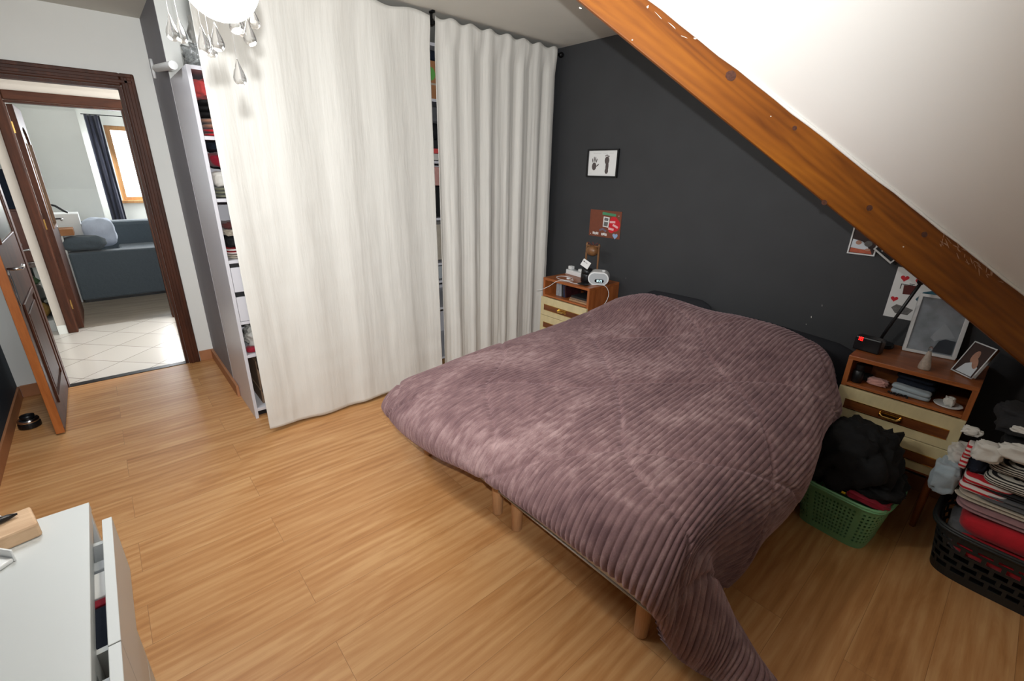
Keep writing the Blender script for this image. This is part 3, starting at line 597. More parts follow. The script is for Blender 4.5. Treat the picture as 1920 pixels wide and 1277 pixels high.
for i in range(34):
    t = random.random(); x = -0.235+0.19*t; z = zup(x)-0.012-random.random()*0.045*(1-t*0.4)
    q = beam_blob(x, z, random.uniform(0.006, 0.02), random.uniform(0.0005, 0.0015), tilt=random.uniform(-0.9, 0.3), n=8, wob=0.3); n0 = len(m.v); m.v += q.v; m.f += [tuple(i_+n0 for i_ in f) for f in q.f]
beam_part('scuff_mark', m, mat('pale_scuff', c255(176, 138, 110), 0.7))
m = MB().tube([bface(x, 1.180-0.869*x-0.003+0.0015*math.sin(x*31), -0.002) for x in [-1.4+1.87*i/40 for i in range(41)]], [0.0045+0.002*math.sin(i*1.7)**2 for i in range(41)], 6)
beam_part('paint_line', m, 'caulk', smooth=True)

# ------------------------------------------------------------------ curtains and rod
CX = -2.80
rod = thing('curtain_rod', (CX, 1.8, 2.385), 'black metal curtain rod with ball end under the ceiling', 'curtain rod')
build('pole', MB().tube([(CX, 0.42, 2.385), (CX, 2.90, 2.385)], 0.009, 14), 'rod', rod, smooth=True)
build('finial', MB().sphere((CX, 2.925, 2.385), 0.020, 0.022, 0.020), 'rod', rod, smooth=True)
build('bracket', MB().box(CX-0.006, CX+0.006, 1.768, 1.780, 2.37, 2.43).box(CX-0.012, CX+0.03, 1.764, 1.784, 2.428, 2.44).box(CX-.012, CX+.012, 1.766, 1.782, 2.368, 2.400), 'rod', rod, bevel=0.002)
def curtain(name, ya, yb, z0, z1, seed, folds, amp, lab, flare=0.0, hem=0.0, nu=340, nv=110, left_in=None):
    rnd = random.Random(seed); ph = [rnd.uniform(0, 6.28) for _ in range(10)]
    def fn(u, v):
        z = z0+(z1-z0)*v; y = ya+(yb-ya)*u
        top = max(0, (v-0.93)/0.07)
        wv = mn.noise(Vector((u*folds*0.9+seed, v*0.55, seed*3.1)))
        wv2 = mn.noise(Vector((u*folds*2.6+seed, v*0.9, 7+seed)))
        wv3 = mn.noise(Vector((u*folds*7.5+seed, v*2.2, 17+seed)))
        a = math.sin(u*folds*6.283+1.8*wv+ph[0])
        low = 1-v
        d = amp*(0.55*a+0.75*wv+0.42*wv2)*(0.75+0.5*low)+amp*0.16*wv3*(0.4+low)+0.0030*mn.noise(Vector((u*folds*4+v*2.5+seed, v*9, 27+seed)))*(0.3+low)
        d = d*(1-0.55*top)+0.005*top*math.sin(u*folds*1.7*6.283+ph[1])
        wrinkle = 0.0022*mn.noise(Vector((u*9, v*26, seed+3)))*(0.3+low)
        x = CX+d*(1-0.5*top)+0.016*min(1, top*1.5)+flare*low**2+wrinkle
        yy = y+0.010*wv2*low
        zz = z
        if v == 0 or v < 0.02: zz = z+hem*(0.5+0.5*math.sin(u*7+ph[2]))*(1-v/0.02)
        # top edge: gentle scallops between the gathers over the rod
        zz += top*0.010*math.sin(u*folds*1.0*6.283+ph[3])
        return (x, yy, zz)
    m = MB().grid(fn, nu, nv); o = build(name, m, 'curtain', smooth=True, solid=0.003, origin=(CX, (ya+yb)/2, 0)); tag(o, lab, 'curtain', None)
    return o
curtain('linen_curtain', 0.505, 1.752, 0.012, 2.415, 3, 4, 0.012, 'wide cream linen curtain on the left, in front of the shelves', flare=0.02, hem=0.02)
curtain('linen_curtain', 1.792, 2.868, 0.02, 2.415, 11, 7, 0.022, 'cream linen curtain on the right, with deeper folds, beside the charcoal wall', hem=0.01)

# ------------------------------------------------------------------ wardrobe with open shelves
wa = thing('wardrobe', (-3.31, 0.98, 0), 'white open wardrobe with shelves and drawers, partly behind the left curtain', 'wardrobe')
X0, X1, Y0, Y1, TH = -3.60, -3.02, 0.48, 1.48, 0.019
X0 = -3.595
build('side_panel', MB().box(X0, X1, Y0+0.0005, Y0+TH, 0, 2.005), 'wardrobe', wa, bevel=0.0012)
build('side_panel', MB().box(X0, X1, Y1-TH, Y1, 0, 2.005), 'wardrobe', wa, bevel=0.0012)
build('back_panel', MB().box(X0, X0+0.006, Y0+TH, Y1-TH, 0.05, 1.986), 'wardrobe', wa)
build('top_panel', MB().box(X0+.006, X1, Y0+TH, Y1-TH, 1.986, 2.005), 'wardrobe', wa, bevel=0.001)
build('bottom_panel', MB().box(X0+.006, X1, Y0+TH, Y1-TH, 0.05, 0.07), 'wardrobe', wa, bevel=0.001)
build('plinth', MB().box(X1-0.06, X1-0.045, Y0+TH, Y1-TH, 0, 0.05), 'black_gap', wa)
for z in (1.680, 1.365, 1.025, 0.655, 0.438): build('shelf', MB().box(X0+.006, X1-0.002, Y0+TH, Y1-TH, z-0.018, z), 'wardrobe', wa, bevel=0.001)
for (za, zb) in ((0.838, 0.982), (0.658, 0.806)):
    dr = build('drawer', MB().box(X1-0.020, X1-0.003, Y0+TH+.002, Y1-TH-.002, za, zb).box(X0+0.05, X1-.02, Y0+TH+.01, Y1-TH-.01, za+.01, za+.02), 'wardrobe', wa, bevel=0.001)
    build('drawer_gap', MB().box(X1-0.05, X1-0.022, Y0+TH, Y1-TH, zb-0.002, zb+0.03), 'black_gap', dr)
wc = thing('tall_wardrobe', (-3.31, 2.0, 0), 'taller white shelf wardrobe glimpsed through the gap between the curtains', 'wardrobe')
YA, YB = 1.485, 2.48
build('side_panel', MB().box(X0, X1, YA, YA+TH, 0, 2.36), 'wardrobe', wc); build('side_panel', MB().box(X0, X1, YB-TH, YB, 0, 2.36), 'wardrobe', wc)
build('back_panel', MB().box(X0, X0+.006, YA+TH, YB-TH, 0, 2.36), 'wardrobe', wc)
build('top_panel', MB().box(X0+.006, X1, YA+TH, YB-TH, 2.315, 2.334), 'wardrobe', wc)
for z in (2.0, 1.60, 1.20, 0.86, 0.72, 0.5, 0.07): build('shelf', MB().box(X0+.006, X1-.002, YA+TH, YB-TH, z-0.018, z), 'wardrobe', wc, bevel=0.001)

def lump(name, c, r, mt, lab, cat, seed=0, amp=0.22, freq=2.4, flat=1.0, sq=0.6, grp=None):
    """a crumpled heap of cloth: squarish ball with creases, flat below"""
    rx, ry, rz = r; nf = freq
    vs = []; fs = []; n, mm = 40, 22
    for j in range(mm+1):
        th = math.pi*(j/mm-0.5)
        for k in range(n):
            a = 2*math.pi*k/n; d = Vector((math.cos(th)*math.cos(a), math.cos(th)*math.sin(a), math.sin(th)))
            e = Vector((math.copysign(abs(d.x)**sq, d.x), math.copysign(abs(d.y)**sq, d.y), math.copysign(abs(d.z)**sq, d.z)))
            q = 1+amp*(mn.noise(d*nf+Vector((seed, seed*2, 0)))+0.5*abs(mn.noise(d*nf*2.6+Vector((0, seed, 5))))-0.15)
            p = Vector((e.x*rx*q, e.y*ry*q, e.z*rz*q))
            if p.z < -rz*flat: p.z = -rz*flat
            vs.append(Vector(c)+p)
    for j in range(mm):
        for k in range(n):
            k2 = (k+1) % n; fs.append((j*n+k, j*n+k2, (j+1)*n+k2, (j+1)*n+k))
    o = build(name, MB().add(vs, fs), mt, smooth=True, origin=(c[0], c[1], c[2]-rz)); return tag(o, lab, cat, grp)
def folded(name, x0, x1, y0, y1, z0, z1, layers, mt, lab, cat, seed=0, grp=None, front='x'):
    """a folded garment: soft layers bulging on the fold side"""
    rnd = random.Random(seed); m = MB(); h = (z1-z0)/layers; nu, nv = 28, 14
    for L in range(layers):
        zc = z0+h*(L+0.5); cx = (x0+x1)/2+rnd.uniform(-.006, .006); cy = (y0+y1)/2+rnd.uniform(-.006, .006); hx = (x1-x0)/2*rnd.uniform(.95, 1); hy = (y1-y0)/2*rnd.uniform(.95, 1)
        sd = rnd.uniform(0, 50); vs = []
        for j in range(nv+1):
            th = math.pi*(j/nv-0.5)
            for k in range(nu):
                a = 2*math.pi*k/nu; ca, sa = math.cos(a), math.sin(a)
                ex = math.copysign(abs(ca)**0.28, ca); ey = math.copysign(abs(sa)**0.28, sa); c_ = abs(math.cos(th))**0.35
                px, py = ex*hx*c_, ey*hy*c_; pz = math.copysign(abs(math.sin(th))**0.8, math.sin(th))*h*0.52
                pz += 0.25*h*mn.noise(Vector((px*9+sd, py*9, L)))*(0.3 if L == 0 else 1); pz = max(pz, z0-zc)
                vs.append((cx+px, cy+py, zc+pz))
        fs = []
        for j in range(nv):
            for k in range(nu):
                k2 = (k+1) % nu; fs.append((j*nu+k, j*nu+k2, (j+1)*nu+k2, (j+1)*nu+k))
        m.add(vs, fs)
    o = build(name, m, mt, smooth=True, origin=((x0+x1)/2, (y0+y1)/2, z0)); return tag(o, lab, cat, grp)
# contents of the narrow visible slot of the wardrobe, top to bottom
xf = -3.05
folded('red_clothes', -3.45, xf, 0.503, 0.84, 1.681, 1.72, 2, 'red_cloth', 'red folded cloth lowest on the top wardrobe shelf', 'clothes', 1)
folded('tan_clothes', -3.42, xf, 0.503, 0.86, 1.721, 1.775, 2, 'tan_cloth', 'tan folded cloth on the red one, top wardrobe shelf', 'clothes', 2)
folded('black_clothes', -3.43, xf-.01, 0.503, 0.86, 1.776, 1.862, 3, 'black_cloth', 'black folded clothes in the middle of the pile on the top wardrobe shelf', 'clothes', 3)
lump('coral_clothes', (-3.22, 0.65, 1.915), (0.17, 0.135, 0.052), 'coral_cloth', 'crumpled coral red clothes on top of the highest wardrobe pile', 'clothes', 2, amp=.25, freq=4)
folded('sage_clothes', -3.43, xf, 0.503, 0.84, 1.366, 1.425, 3, 'sage_cloth', 'grey-green folded clothes lowest on the second wardrobe shelf', 'clothes', 5)
lump('white_bundle', (-3.10, 0.548, 1.465), (0.05, 0.040, 0.040), 'white_cloth', 'small white bundled cloth on the grey-green clothes', 'clothes', 8, amp=.12)
lump('dark_clothes', (-3.20, 0.70, 1.475), (0.13, 0.11, 0.05), 'black_cloth', 'black crumpled cloth behind the white bundle in the wardrobe', 'clothes', 4)
lump('crimson_clothes', (-3.20, 0.67, 1.565), (0.14, 0.145, 0.045), 'crimson_cloth', 'dark crimson cloth slumped in the second wardrobe compartment', 'clothes', 12, amp=.2)
lump('navy_bag', (-3.21, 0.67, 1.634), (0.15, 0.15, 0.028), 'navy_cloth', 'shiny navy bag squeezed under the upper wardrobe shelf', 'bag', 14, amp=.1)
folded('patterned_clothes', -3.40, xf, 0.503, 0.80, 1.026, 1.05, 2, 'beige_cloth', 'off-white folded cloth lowest on the third wardrobe shelf', 'clothes', 6)
folded('red_patterned_clothes', -3.40, xf, 0.503, 0.80, 1.051, 1.085, 2, 'stripe_red', 'red and white patterned cloth on the third wardrobe shelf', 'clothes', 7)
lump('black_shoe_bag', (-3.15, 0.60, 1.120), (0.09, 0.085, 0.034), 'black_cloth', 'black crumpled bag on the red patterned cloth', 'bag', 21, amp=.25)
lump('beige_scarf', (-3.14, 0.575, 1.172), (0.075, 0.06, 0.018), 'beige_cloth', 'beige crumpled scarf in the middle wardrobe pile', 'scarf', 22, amp=.25)
lump('rust_scarf', (-3.15, 0.59, 1.212), (0.08, 0.075, 0.020), 'rust_cloth', 'rust brown scarf on top of the middle wardrobe pile', 'scarf', 23, amp=.3, freq=5)
lump('plastic_garment', (-3.14, 0.645, 0.53), (0.10, 0.115, 0.07), 'bag_white', 'white plastic-wrapped garment under the wardrobe drawers', 'bag', 31, amp=.3, freq=4)
lump('red_pouch', (-3.075, 0.545, 0.458), (0.035, 0.038, 0.018), 'crimson_cloth', 'small dark red pouch beside the plastic-wrapped garment', 'pouch', 33, amp=.1)
kb = thing('paper_box', (-3.3, 0.68, 0.07), 'brown paper box on the bottom board of the wardrobe', 'box')
build('body', MB().box(-3.45, -3.07, 0.545, 0.82, 0.071, 0.37), 'kraft', kb, bevel=0.004)
build('lid_edge', MB().box(-3.455, -3.065, 0.54, 0.825, 0.17, 0.18), 'kraft', kb)
tag(build('hanging_cable', MB().tube([(-3.04, 0.56, 0.445), (-3.02, 0.548, 0.42), (-3.035, 0.545, 0.34), (-3.045, 0.565, 0.27), (-3.05, 0.55, 0.17), (-3.055, 0.575, 0.10), (-3.05, 0.60, 0.078)], 0.003, 6), 'black_pl', smooth=True), 'thin black cable hanging in front of the brown paper box', 'cable')
# on top of the wardrobe
lump('clear_plastic_bag', (-3.17, 0.62, 2.065), (0.10, 0.11, 0.055), 'bag_clear', 'clear crumpled plastic bag lying on the wardrobe top edge', 'bag', 41, amp=.35, freq=4)
lump('storage_bag', (-3.28, 0.72, 2.22), (0.16, 0.14, 0.10), 'bag_white', 'grey-white plastic storage bag on top of the wardrobe under the ceiling', 'bag', 43, amp=.25, freq=3)
lump('lower_storage_bag', (-3.33, 0.80, 2.06), (0.13, 0.17, 0.05), 'bag_white', 'flattened plastic bag beneath the storage bag on the wardrobe', 'bag', 47, amp=.2, freq=3)
# tension bar between grey wall and wardrobe
tr = thing('white_wall_bar', (-3.8, 0.46, 2.09), 'short white round bar with an H-shaped end beside the wardrobe top', 'bar')
build('tube', MB().tube([(-3.77, 0.445, 2.075), (-3.14, 0.445, 2.010)], 0.020, 20), 'white_pl', tr, smooth=False)
build('stem', MB().tube([(-3.92, 0.445, 2.09), (-3.77, 0.445, 2.078)], 0.006, 10), 'white_pl', tr, smooth=True)
build('end_plate', MB().tube([(-3.93, 0.445, 2.04), (-3.92, 0.445, 2.09), (-3.93, 0.445, 2.145)], 0.009, 10), 'white_pl', tr, smooth=True)
# seen through the gap between the curtains
def gapbox(name, y0, y1, z0, z1, mt, lab, cat, x0=-3.35, bev=0.006):
    return tag(build(name, MB().box(x0, -3.04, y0, y1, z0, z1), mt, bevel=bev, origin=(-3.2, (y0+y1)/2, z0)), lab, cat)
cbx = thing('cardboard_box', (-3.2, 1.9, 2.0), 'brown cardboard box with a green dot between the curtains', 'box')
build('body', MB().box(-3.45, -3.05, 1.70, 2.15, 2.001, 2.235), 'cardboard', cbx, bevel=0.003)
build('tape', MB().box(-3.0498, -3.0485, 1.70, 2.15, 2.088, 2.10), 'beige_cloth', cbx)
build('green_dot', MB().lathe([(0.042, 0), (0.042, 0.0012)], (-3.05, 1.905, 2.155), 24, axis=Matrix(((0, 0, 1), (0, 1, 0), (-1, 0, 0)))), 'lime', cbx)
lump('navy_pouch', (-3.16, 1.92, 2.274), (0.09, 0.16, 0.036), 'navy_cloth', 'dark blue bag on the cardboard box between the curtains', 'bag', 51, amp=.08)
gapbox('grey_case', 1.72, 2.10, 1.86, 1.95, 'grey_cloth', 'grey case on the shelf under the cardboard box', 'case')
lump('round_hat', (-3.12, 1.955, 1.80), (0.06, 0.075, 0.055), 'black_cloth', 'round black hat glimpsed between the curtains', 'hat', 52, amp=.05, sq=1)
gapbox('dark_folder', 1.72, 2.10, 1.685, 1.74, 'dark_grey_cloth', 'dark grey folded cloth under the black hat', 'clothes'); gapbox('red_folder', 1.72, 2.10, 1.65, 1.683, 'coral_cloth', 'thin red cloth under the dark grey cloth', 'clothes'); gapbox('pale_folder', 1.72, 2.10, 1.605, 1.648, 'white_cloth', 'off-white cloth at the bottom of that shelf', 'clothes')
gapbox('pink_clothes', 1.72, 2.10, 1.43, 1.56, 'pink_cloth', 'pale pink hanging garment glimpsed between the curtains', 'clothes'); gapbox('black_garment', 1.72, 2.10, 1.21, 1.42, 'black_cloth', 'black garment below the pink one between the curtains', 'clothes')
gapbox('cream_garment', 1.72, 2.10, 0.88, 1.15, 'beige_cloth', 'cream garment low in the gap between the curtains', 'clothes'); gapbox('metal_box', 1.72, 2.10, 0.73, 0.83, 'grey_pl', 'grey metal box low in the gap between the curtains', 'box')

# ------------------------------------------------------------------ bed
def make_base(x0, x1, lab):
    t = thing('divan', ((x0+x1)/2, 2.0, 0), lab, 'divan')
    build('frame', MB().box(x0, x1, 1.075, 2.93, 0.20, 0.345), 'base', t, bevel=0.008)
    build('edge_piping', MB().tube([(x0+.004, 1.073, 0.203), (x1-.004, 1.073, 0.203)], 0.0045, 8).tube([(x1+.001, 1.08, 0.203), (x1+.001, 2.92, 0.203)], 0.0045, 8), 'mattress', t, smooth=True)
    for (lx, ly) in ((x0+0.065, 1.135), (x1-0.065, 1.135), (x0+0.065, 2.85), (x1-0.065, 2.85)):
        build('leg', MB().lathe([(0.021, 0), (0.024, 0.004), (0.030, 0.2)], (lx, ly, 0), 20), 'leg', t, smooth=False)
    return t
make_base(-2.05, -1.288, 'left twin divan, pale fabric on round wooden legs, nearer the curtain')
make_base(-1.280, -0.485, 'right twin divan, pale fabric on round wooden legs, nearer the baskets')
mt_ = thing('mattress', (-1.28, 2.0, 0.345), 'white mattress hidden under the mauve duvet', 'mattress')
build('body', MB().box(-2.0, -0.54, 1.13, 2.93, 0.346, 0.445), 'mattress', mt_, bevel=0.03)
def pillow(cx, cy, cz, hx, hy, hz, tilt, lab):
    m = MB(); T_ = Matrix.Translation((cx, cy, cz)) @ Matrix.Rotation(tilt, 4, 'Y'); m.X = T_
    def fn(d): return 1.0
    vs = []; n, mm = 40, 16
    for j in range(mm+1):
        th = math.pi*(j/mm-0.5)
        for k in range(n):
            a = 2*math.pi*k/n; ca, sa = math.cos(a), math.sin(a)
            r = 1/max(abs(ca), abs(sa)); rr = min(r, 1.25)**0.9
            px, pz = ca*rr, sa*rr; c_ = abs(math.cos(th))**0.55
            edge = (1-abs(px*c_)**4)*(1-abs(pz*c_)**4); y_ = math.copysign(abs(math.sin(th))**0.9, math.sin(th))
            vs.append((px*c_*hx, y_*hy*(0.25+0.75*max(0, edge))*(1+0.1*mn.noise(Vector((px*2, pz*2, cx)))), pz*c_*hz))
    fs = [(j*n+k, j*n+(k+1) % n, (j+1)*n+(k+1) % n, (j+1)*n+k) for j in range(mm) for k in range(n)]
    m.add(vs, fs); m.X = Matrix.Identity(4)
    return tag(build('pillow', m, 'pillow', smooth=True, origin=(cx, cy, cz-hz)), lab, 'pillow')
pillow(-1.53, 2.875, 0.625, 0.255, 0.055, 0.145, -0.02, 'black pillow against the charcoal wall, left one, its corner above the duvet')
pillow(-0.80, 2.875, 0.595, 0.33, 0.055, 0.125, 0.06, 'black pillow against the charcoal wall, right one, low behind the duvet')

# duvet: control net (rows head -> foot, columns left hem -> right hem)
CT = [
 # row y≈2.84 (behind the pillows' crest)
 [(-2.13,2.80,.40),(-2.13,2.80,.48),(-2.06,2.80,.56),(-1.86,2.80,.66),(-1.60,2.80,.735),(-1.25,2.80,.72),(-.95,2.80,.71),(-.68,2.80,.68),(-.50,2.78,.60),(-.42,2.72,.44),(-.42,2.72,.30),(-.44,2.70,.18)],
 [(-2.14,2.70,.38),(-2.13,2.70,.47),(-2.05,2.70,.565),(-1.86,2.70,.695),(-1.60,2.71,.775),(-1.25,2.71,.755),(-.95,2.71,.760),(-.68,2.70,.725),(-.52,2.66,.665),(-.40,2.60,.52),(-.39,2.60,.33),(-.42,2.58,.14)],
 [(-2.14,2.52,.36),(-2.14,2.52,.46),(-2.05,2.52,.56),(-1.83,2.54,.68),(-1.56,2.55,.755),(-1.25,2.55,.745),(-.95,2.56,.755),(-.70,2.55,.735),(-.52,2.46,.68),(-.385,2.42,.53),(-.37,2.42,.30),(-.41,2.42,.10)],
 [(-2.14,2.25,.33),(-2.14,2.25,.44),(-2.06,2.25,.535),(-1.80,2.26,.60),(-1.52,2.27,.655),(-1.22,2.28,.665),(-.94,2.28,.685),(-.70,2.28,.675),(-.51,2.22,.645),(-.37,2.20,.53),(-.335,2.20,.30),(-.39,2.20,.06)],
 [(-2.14,1.95,.31),(-2.14,1.95,.42),(-2.06,1.95,.515),(-1.80,1.96,.575),(-1.50,1.97,.605),(-1.20,1.98,.615),(-.93,1.98,.625),(-.70,1.98,.625),(-.50,1.95,.610),(-.36,1.92,.52),(-.325,1.90,.29),(-.38,1.90,.05)],
 [(-2.14,1.65,.29),(-2.145,1.65,.40),(-2.07,1.65,.50),(-1.80,1.66,.565),(-1.50,1.67,.595),(-1.20,1.68,.605),(-.93,1.68,.605),(-.69,1.68,.605),(-.49,1.66,.595),(-.365,1.62,.50),(-.33,1.62,.28),(-.385,1.62,.04)],
 [(-2.14,1.36,.28),(-2.15,1.36,.38),(-2.07,1.36,.48),(-1.80,1.37,.555),(-1.50,1.38,.585),(-1.20,1.38,.595),(-.92,1.38,.595),(-.68,1.38,.595),(-.475,1.38,.590),(-.385,1.42,.50),(-.365,1.46,.35),(-.385,1.50,.18),(-.45,1.53,.03)],
 [(-2.11,1.14,.27),(-2.14,1.12,.36),(-2.08,1.13,.455),(-1.80,1.14,.525),(-1.50,1.15,.555),(-1.20,1.16,.565),(-.92,1.16,.57),(-.68,1.16,.58),(-.46,1.17,.585),(-.41,1.22,.50),(-.425,1.28,.32),(-.43,1.34,.15),(-.42,1.38,.03)],
 [(-2.08,1.06,.265),(-2.13,1.01,.33),(-2.08,1.00,.415),(-1.80,.98,.49),(-1.50,.98,.515),(-1.20,.99,.528),(-.92,1.0,.535),(-.68,1.01,.55),(-.455,1.06,.55),(-.41,1.10,.49),(-.37,1.19,.345),(-.30,1.27,.17),(-.25,1.30,.06)],
 [(-2.06,1.03,.262),(-2.10,.955,.30),(-2.06,.925,.35),(-1.80,.880,.415),(-1.50,.885,.435),(-1.20,.900,.440),(-.92,.920,.440),(-.68,.935,.44),(-.455,.965,.42),(-.40,1.05,.33),(-.335,1.13,.235),(-.25,1.20,.165),(-.12,1.24,.075)],
 [(-2.03,1.03,.260),(-2.06,.985,.275),(-2.03,.940,.290),(-1.80,.890,.325),(-1.50,.895,.345),(-1.20,.932,.380),(-.92,.957,.382),(-.68,.969,.378),(-.47,.987,.320),(-.40,1.035,.17),(-.335,1.08,.11),(-.26,1.12,.075),(-.10,1.08,.05)],
]
for r_i in range(6):                                   # one more column down the right-hand skirt
    row = CT[r_i]; row.insert(10, tuple((p+q_)/2 for p, q_ in zip(row[9], row[10])))
    x_, y_, z_ = row[12]; row[12] = (-.462, y_, max(.03, z_-.02)); x_, y_, z_ = row[11]; row[11] = (min(x_, -.385), y_, z_*.75)
for r_i in (0, 1):
    for c_i, x_ in ((0, -2.035), (1, -2.04), (2, -1.995), (8, -.55), (9, -.475), (10, -.465), (11, -.48), (12, -.49)):
        p_ = CT[r_i][c_i]; CT[r_i][c_i] = (x_, p_[1], p_[2])
for r_i in (2, 3):
    for c_i, x_ in ((9, -.40), (10, -.435), (11, -.47), (12, -.49)):
        p_ = CT[r_i][c_i]; CT[r_i][c_i] = (x_, p_[1], p_[2])
CT = np.array(CT, float)
def cr_basis(t, n):
    """interpolate index t over n control points -> 4 idx and weights"""
    i = min(int(t), n-2); f = t-i
    w = [-.5*f+f*f-.5*f**3, 1-2.5*f*f+1.5*f**3, .5*f+2*f*f-1.5*f**3, -.5*f*f+.5*f**3]
    idx = [max(0, min(n-1, i+k)) for k in (-1, 0, 1, 2)]
    return idx, w
R_, C_ = CT.shape[:2]
mid = CT[5]; seg = np.linalg.norm(np.diff(mid, axis=0), axis=1); cum = np.concatenate([[0], np.cumsum(seg)])
rowc = CT[:, 5]; rs = np.linalg.norm(np.diff(rowc, axis=0), axis=1); rcum = np.concatenate([[0], np.cumsum(rs)])
PITCH = 0.0212; NR = int(cum[-1]/PITCH); NU = NR*12+1; NV = 230
Wu = np.zeros((NU, C_)); Wv = np.zeros((NV, R_)); U = np.linspace(0, cum[-1], NU); V = np.linspace(0, rcum[-1], NV)
for a_, s_ in enumerate(U):
    k = min(np.searchsorted(cum, s_, side='right')-1, C_-2); t = k+(s_-cum[k])/seg[k]; idx, w = cr_basis(min(t, C_-1), C_)
    for q_, w_ in zip(idx, w): Wu[a_, q_] += w_
for a_, s_ in enumerate(V):
    k = min(np.searchsorted(rcum, s_, side='right')-1, R_-2); t = k+(s_-rcum[k])/rs[k]; idx, w = cr_basis(min(t, R_-1), R_)
    for q_, w_ in zip(idx, w): Wv[a_, q_] += w_
Pg = np.einsum('vr,rck,uc->vuk', Wv, CT, Wu)
# broad creases and puffs
Ug, Vg = np.meshgrid(U, V)
puff = np.zeros_like(Ug)
for vi in range(0, NV):
    for ui in range(0, NU, 4):
        s_, t_ = U[ui], V[vi]
        n_ = mn.noise(Vector((s_*2.3, t_*2.0, 1.3)))*0.012+mn.noise(Vector((s_*6.5, t_*5.0, 4.1)))*0.005
        r_ = abs(mn.noise(Vector((s_*1.7+t_*1.1+3, t_*2.2-s_*1.3, 8.2)))); n_ += -0.003*math.exp(-(r_/0.05)**2)
        puff[vi, ui] = n_
for k in range(1, 4): 
    a0 = puff[:, 0::4]; L = a0.shape[1]
    puff[:, k::4][:, :L-1] = a0[:, :-1]*(1-k/4)+a0[:, 1:]*(k/4)
# diamond quilting seams
def seam(q): return np.exp(-((q-np.round(q))*0.55/0.010)**2)
wob = 0.03*np.sin(Ug*9+1)+0.02*np.sin(Vg*13)
quilt = np.maximum(seam((Ug+Vg+wob)/0.78), seam((Ug-Vg+wob)/0.78))
phase = U/PITCH*math.pi
# rib direction drifts a little over the bed
drift = 0.5*np.sin(Vg*1.3+0.5)+0.25*np.sin(Vg*4.0+Ug*2.0)*(Ug > 0.9)
rib = np.abs(np.sin(phase[None, :]+drift*1.0))**0.36
du = np.gradient(Pg, axis=1); dv = np.gradient(Pg, axis=0)
Nn = np.cross(dv, du); Nn /= np.linalg.norm(Nn, axis=2, keepdims=True)+1e-9
if Nn[NV//2, NU//2, 2] < 0: Nn = -Nn
disp = puff*np.clip((Vg)/0.1, 0, 1)+0.0125*rib*(1-0.45*quilt)-0.005*quilt
edge = np.minimum(np.minimum(Ug, cum[-1]-Ug), rcum[-1]-Vg); disp *= np.clip(edge/0.03, 0.25, 1)
Pf = Pg+Nn*disp[..., None]
Pf[..., 2] = np.maximum(Pf[..., 2], 0.012)
me = bpy.data.meshes.new('duvet'); nvv = NV*NU
org = np.array([-1.28, 2.0, 0.56])
me.vertices.add(nvv); me.vertices.foreach_set('co', (Pf-org).reshape(-1))
ii = (np.arange(NV-1)[:, None]*NU+np.arange(NU-1)[None, :]).reshape(-1)
quads = np.stack([ii, ii+1, ii+1+NU, ii+NU], 1)
a3, b3, c3 = Pf.reshape(-1, 3)[quads[0][[0, 1, 3]]]
ctr = quads[len(quads)//2]; q3 = Pf.reshape(-1, 3)[ctr]
if np.cross(q3[1]-q3[0], q3[3]-q3[0])[2] < 0: quads = quads[:, ::-1]
me.loops.add(len(quads)*4); me.loops.foreach_set('vertex_index', quads.reshape(-1).astype(np.int32))
me.polygons.add(len(quads)); me.polygons.foreach_set('loop_start', (np.arange(len(quads))*4).astype(np.int32)); me.polygons.foreach_set('loop_total', np.full(len(quads), 4, np.int32))
me.polygons.foreach_set('use_smooth', np.ones(len(quads), bool))
uvl = me.uv_layers.new(name='UVMap'); uvs = np.stack([Ug.reshape(-1), Vg.reshape(-1)], 1)[quads.reshape(-1)]; uvl.data.foreach_set('uv', uvs.reshape(-1))
me.update(calc_edges=True); me.validate(); me.materials.append(MT['duvet'])
dv_ = bpy.data.objects.new('duvet', me); COL.objects.link(dv_); dv_.location = org
q = dv_.modifiers.new('thick', 'SOLIDIFY'); q.thickness = 0.03; q.offset = -1
tag(dv_, 'mauve ribbed plush duvet covering the double bed, one corner trailing on the floor', 'duvet')

